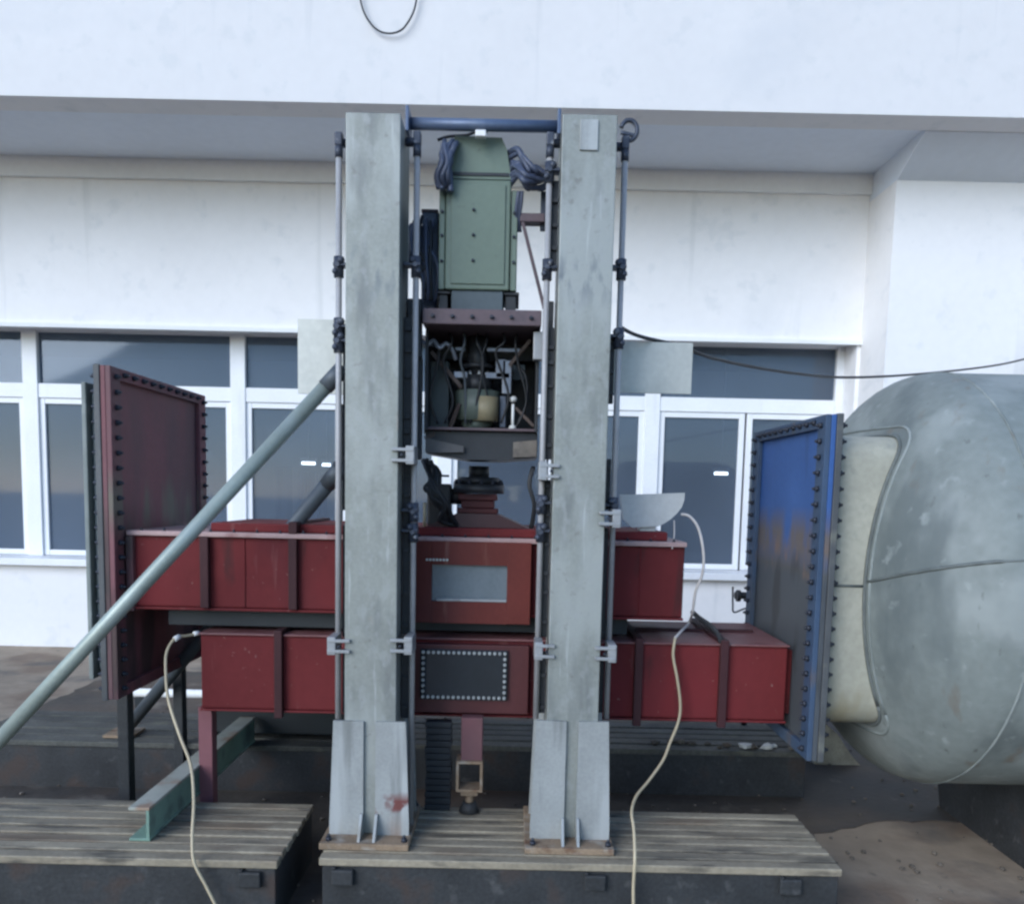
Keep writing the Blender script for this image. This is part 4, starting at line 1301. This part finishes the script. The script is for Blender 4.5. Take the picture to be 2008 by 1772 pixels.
# low white cabinet-like wall pieces and black valve under the sill
pv = P(1452, 1167, 5.0)
t = thing('wall_valve', 'black hand valve in front of the low white wall', 'valve', (pv.x, 5.0, 0))
q = MB(); q.cyl((pv.x - 0.035, 5.0, pv.z), (pv.x + 0.10, 5.0, pv.z), 0.022, n=14); q.build('valve_body', M['rubber'], t)
q = MB(); q.cyl((pv.x - 0.03, 4.98, pv.z), (pv.x - 0.008, 4.98, pv.z), 0.036, n=14); q.build('handwheel', M['rubber'], t)
q = MB(); q.cyl((pv.x + 0.06, 5.0, 0.001), (pv.x + 0.06, 5.0, pv.z), 0.018, n=12); q.build('riser', M['rubber'], t)
pv = P(1437, 1190, 5.4)
cable('cable', 'thin dark cable drooping in front of low white wall', [P(1437, 1150, 5.4), P(1437, 1185, 5.4), P(1440, 1200, 5.35), P(1465, 1192, 5.3), P(1490, 1200, 5.2)], 0.006, M['rubber'])

# ================================================================== cables
cable('signal_cable', 'cream cable hanging from the left end of the lower tank', [P(388, 1242, 3.46), P(368, 1246, 3.42), P(345, 1250, 3.38), P(328, 1275, 3.34), P(325, 1310, 3.3), P(330, 1370, 3.25), P(352, 1440, 3.15), P(374, 1500, 3.05), P(380, 1570, 2.94), P(377, 1640, 2.86), P(381, 1690, 2.825), P(405, 1738, 2.815), P(430, 1790, 2.81), P(450, 1850, 2.80)], 0.0062, M['cable'])
t = thing('cable_plug', 'pale cable plug at the left end of the lower tank', 'plug', P(388, 1242, 3.46))
q = MB(); q.cyl(P(391, 1241, 3.46), P(380, 1242, 3.44), 0.010, n=10); q.cyl(P(352, 1247, 3.39), P(342, 1253, 3.37), 0.011, n=10); q.build('plug', M['white'], t)
cable('signal_cable', 'pale cable arching from the half-round plate to the tank top', [P(1336, 1008, 3.5), P(1352, 1012, 3.48), P(1368, 1032, 3.46), P(1377, 1065, 3.45), P(1380, 1100, 3.45), P(1376, 1130, 3.46), P(1364, 1160, 3.48), P(1358, 1200, 3.52), P(1350, 1222, 3.6), P(1335, 1238, 3.46), P(1324, 1250, 3.41)], 0.006, M['cablew'])
cable('signal_cable', 'cream cable running down the lower tank to the front bed', [P(1324, 1251, 3.405), P(1320, 1285, 3.39), P(1328, 1330, 3.38), P(1334, 1380, 3.38), P(1330, 1415, 3.37), P(1314, 1455, 3.33), P(1300, 1490, 3.28), P(1272, 1530, 3.2), P(1248, 1560, 3.12), P(1239, 1590, 3.03), P(1243, 1625, 2.95), P(1245, 1680, 2.86), P(1242, 1740, 2.85), P(1243, 1800, 2.845), P(1246, 1850, 2.84)], 0.0062, M['cable'])
cable('strap', 'black strap lying across the lower tank top near its rear', [P(1358, 1200, 3.95), P(1372, 1212, 3.85), P(1392, 1226, 3.7), P(1408, 1244, 3.52), P(1414, 1256, 3.42)], 0.012, M['rubber'], 'strap')
cable('overhead_wire', 'black wire sagging from the right column to the far right', [P(1214, 640, 3.2), P(1240, 654, 3.3), P(1272, 664, 3.4), P(1340, 680, 3.6), P(1390, 700, 3.8), P(1470, 718, 4.2), P(1550, 731, 4.6), P(1660, 740, 5.2), P(1806, 733, 6.0), P(1960, 715, 7.0), P(2060, 690, 7.44)], 0.008, M['rubber'], 'wire')
cable('wire_loop', 'dark wire loop hanging in front of the white fascia', [P(700, -30, 6.68), P(712, 20, 6.68), P(728, 48, 6.68), P(745, 62, 6.68), P(764, 66, 6.68), P(782, 62, 6.68), P(796, 50, 6.68), P(812, 20, 6.68), P(822, -30, 6.68)], 0.007, M['rubber'], 'wire')
cable('thin_cable', 'thin cord hanging beside the half-round plate to the tank rim', [P(1322, 1020, 3.5), P(1322, 1050, 3.49), P(1318, 1075, 3.41)], 0.003, M['cablew'])

# rubble lying on the rear bed under the lower tank
for i in range(12):
    px_ = 1290 + i * 24 + rj(10)
    Y = 4.35 + rj(0.05)
    q = MB()
    s_ = random.uniform(0.012, 0.032)
    res = bmesh.ops.create_icosphere(q.bm, subdivisions=1, radius=s_)
    for v in q.bm.verts:
        v.co = Vector((v.co.x * random.uniform(0.8, 1.7), v.co.y * random.uniform(0.7, 1.3), v.co.z * random.uniform(0.5, 0.9)))
    x = P(px_, 1425, Y).x
    bmesh.ops.translate(q.bm, verts=q.bm.verts[:], vec=(x, Y, ZB + s_ * 0.5))
    o = q.build('rubble_piece', M['plate'] if i in (7, 9, 10) else M['ground'], base=(x, Y, ZB))
    tag(o, ('pale loose rubble piece on the rear bed under the lower tank' if i in (7, 9, 10) else 'dark loose rubble piece on the rear bed under the lower tank'), 'rubble', 'rubble on the rear bed plate')

gb = MB()
rg = random.Random(3)
for i in range(900):
    x, y = rg.uniform(-2.6, 2.6), rg.uniform(2.2, 6.5)
    s_ = rg.uniform(0.004, 0.014)
    res = bmesh.ops.create_icosphere(gb.bm, subdivisions=1, radius=s_)
    for v in res['verts']:
        v.co = Vector((x + v.co.x * rg.uniform(0.7, 1.5), y + v.co.y * rg.uniform(0.7, 1.5), 0.006 + s_ * 0.3 + v.co.z * 0.6))
go = gb.build('grit', mat('brown_grit', (0.13, 0.11, 0.09), 0.8, var=0.5, scale=6))
go['label'] = 'loose grit and stone crumbs scattered on the dark ground'
go['category'] = 'grit'
go['kind'] = 'stuff'

for o in bpy.data.objects:
    if '_b' in o:
        del o['_b']
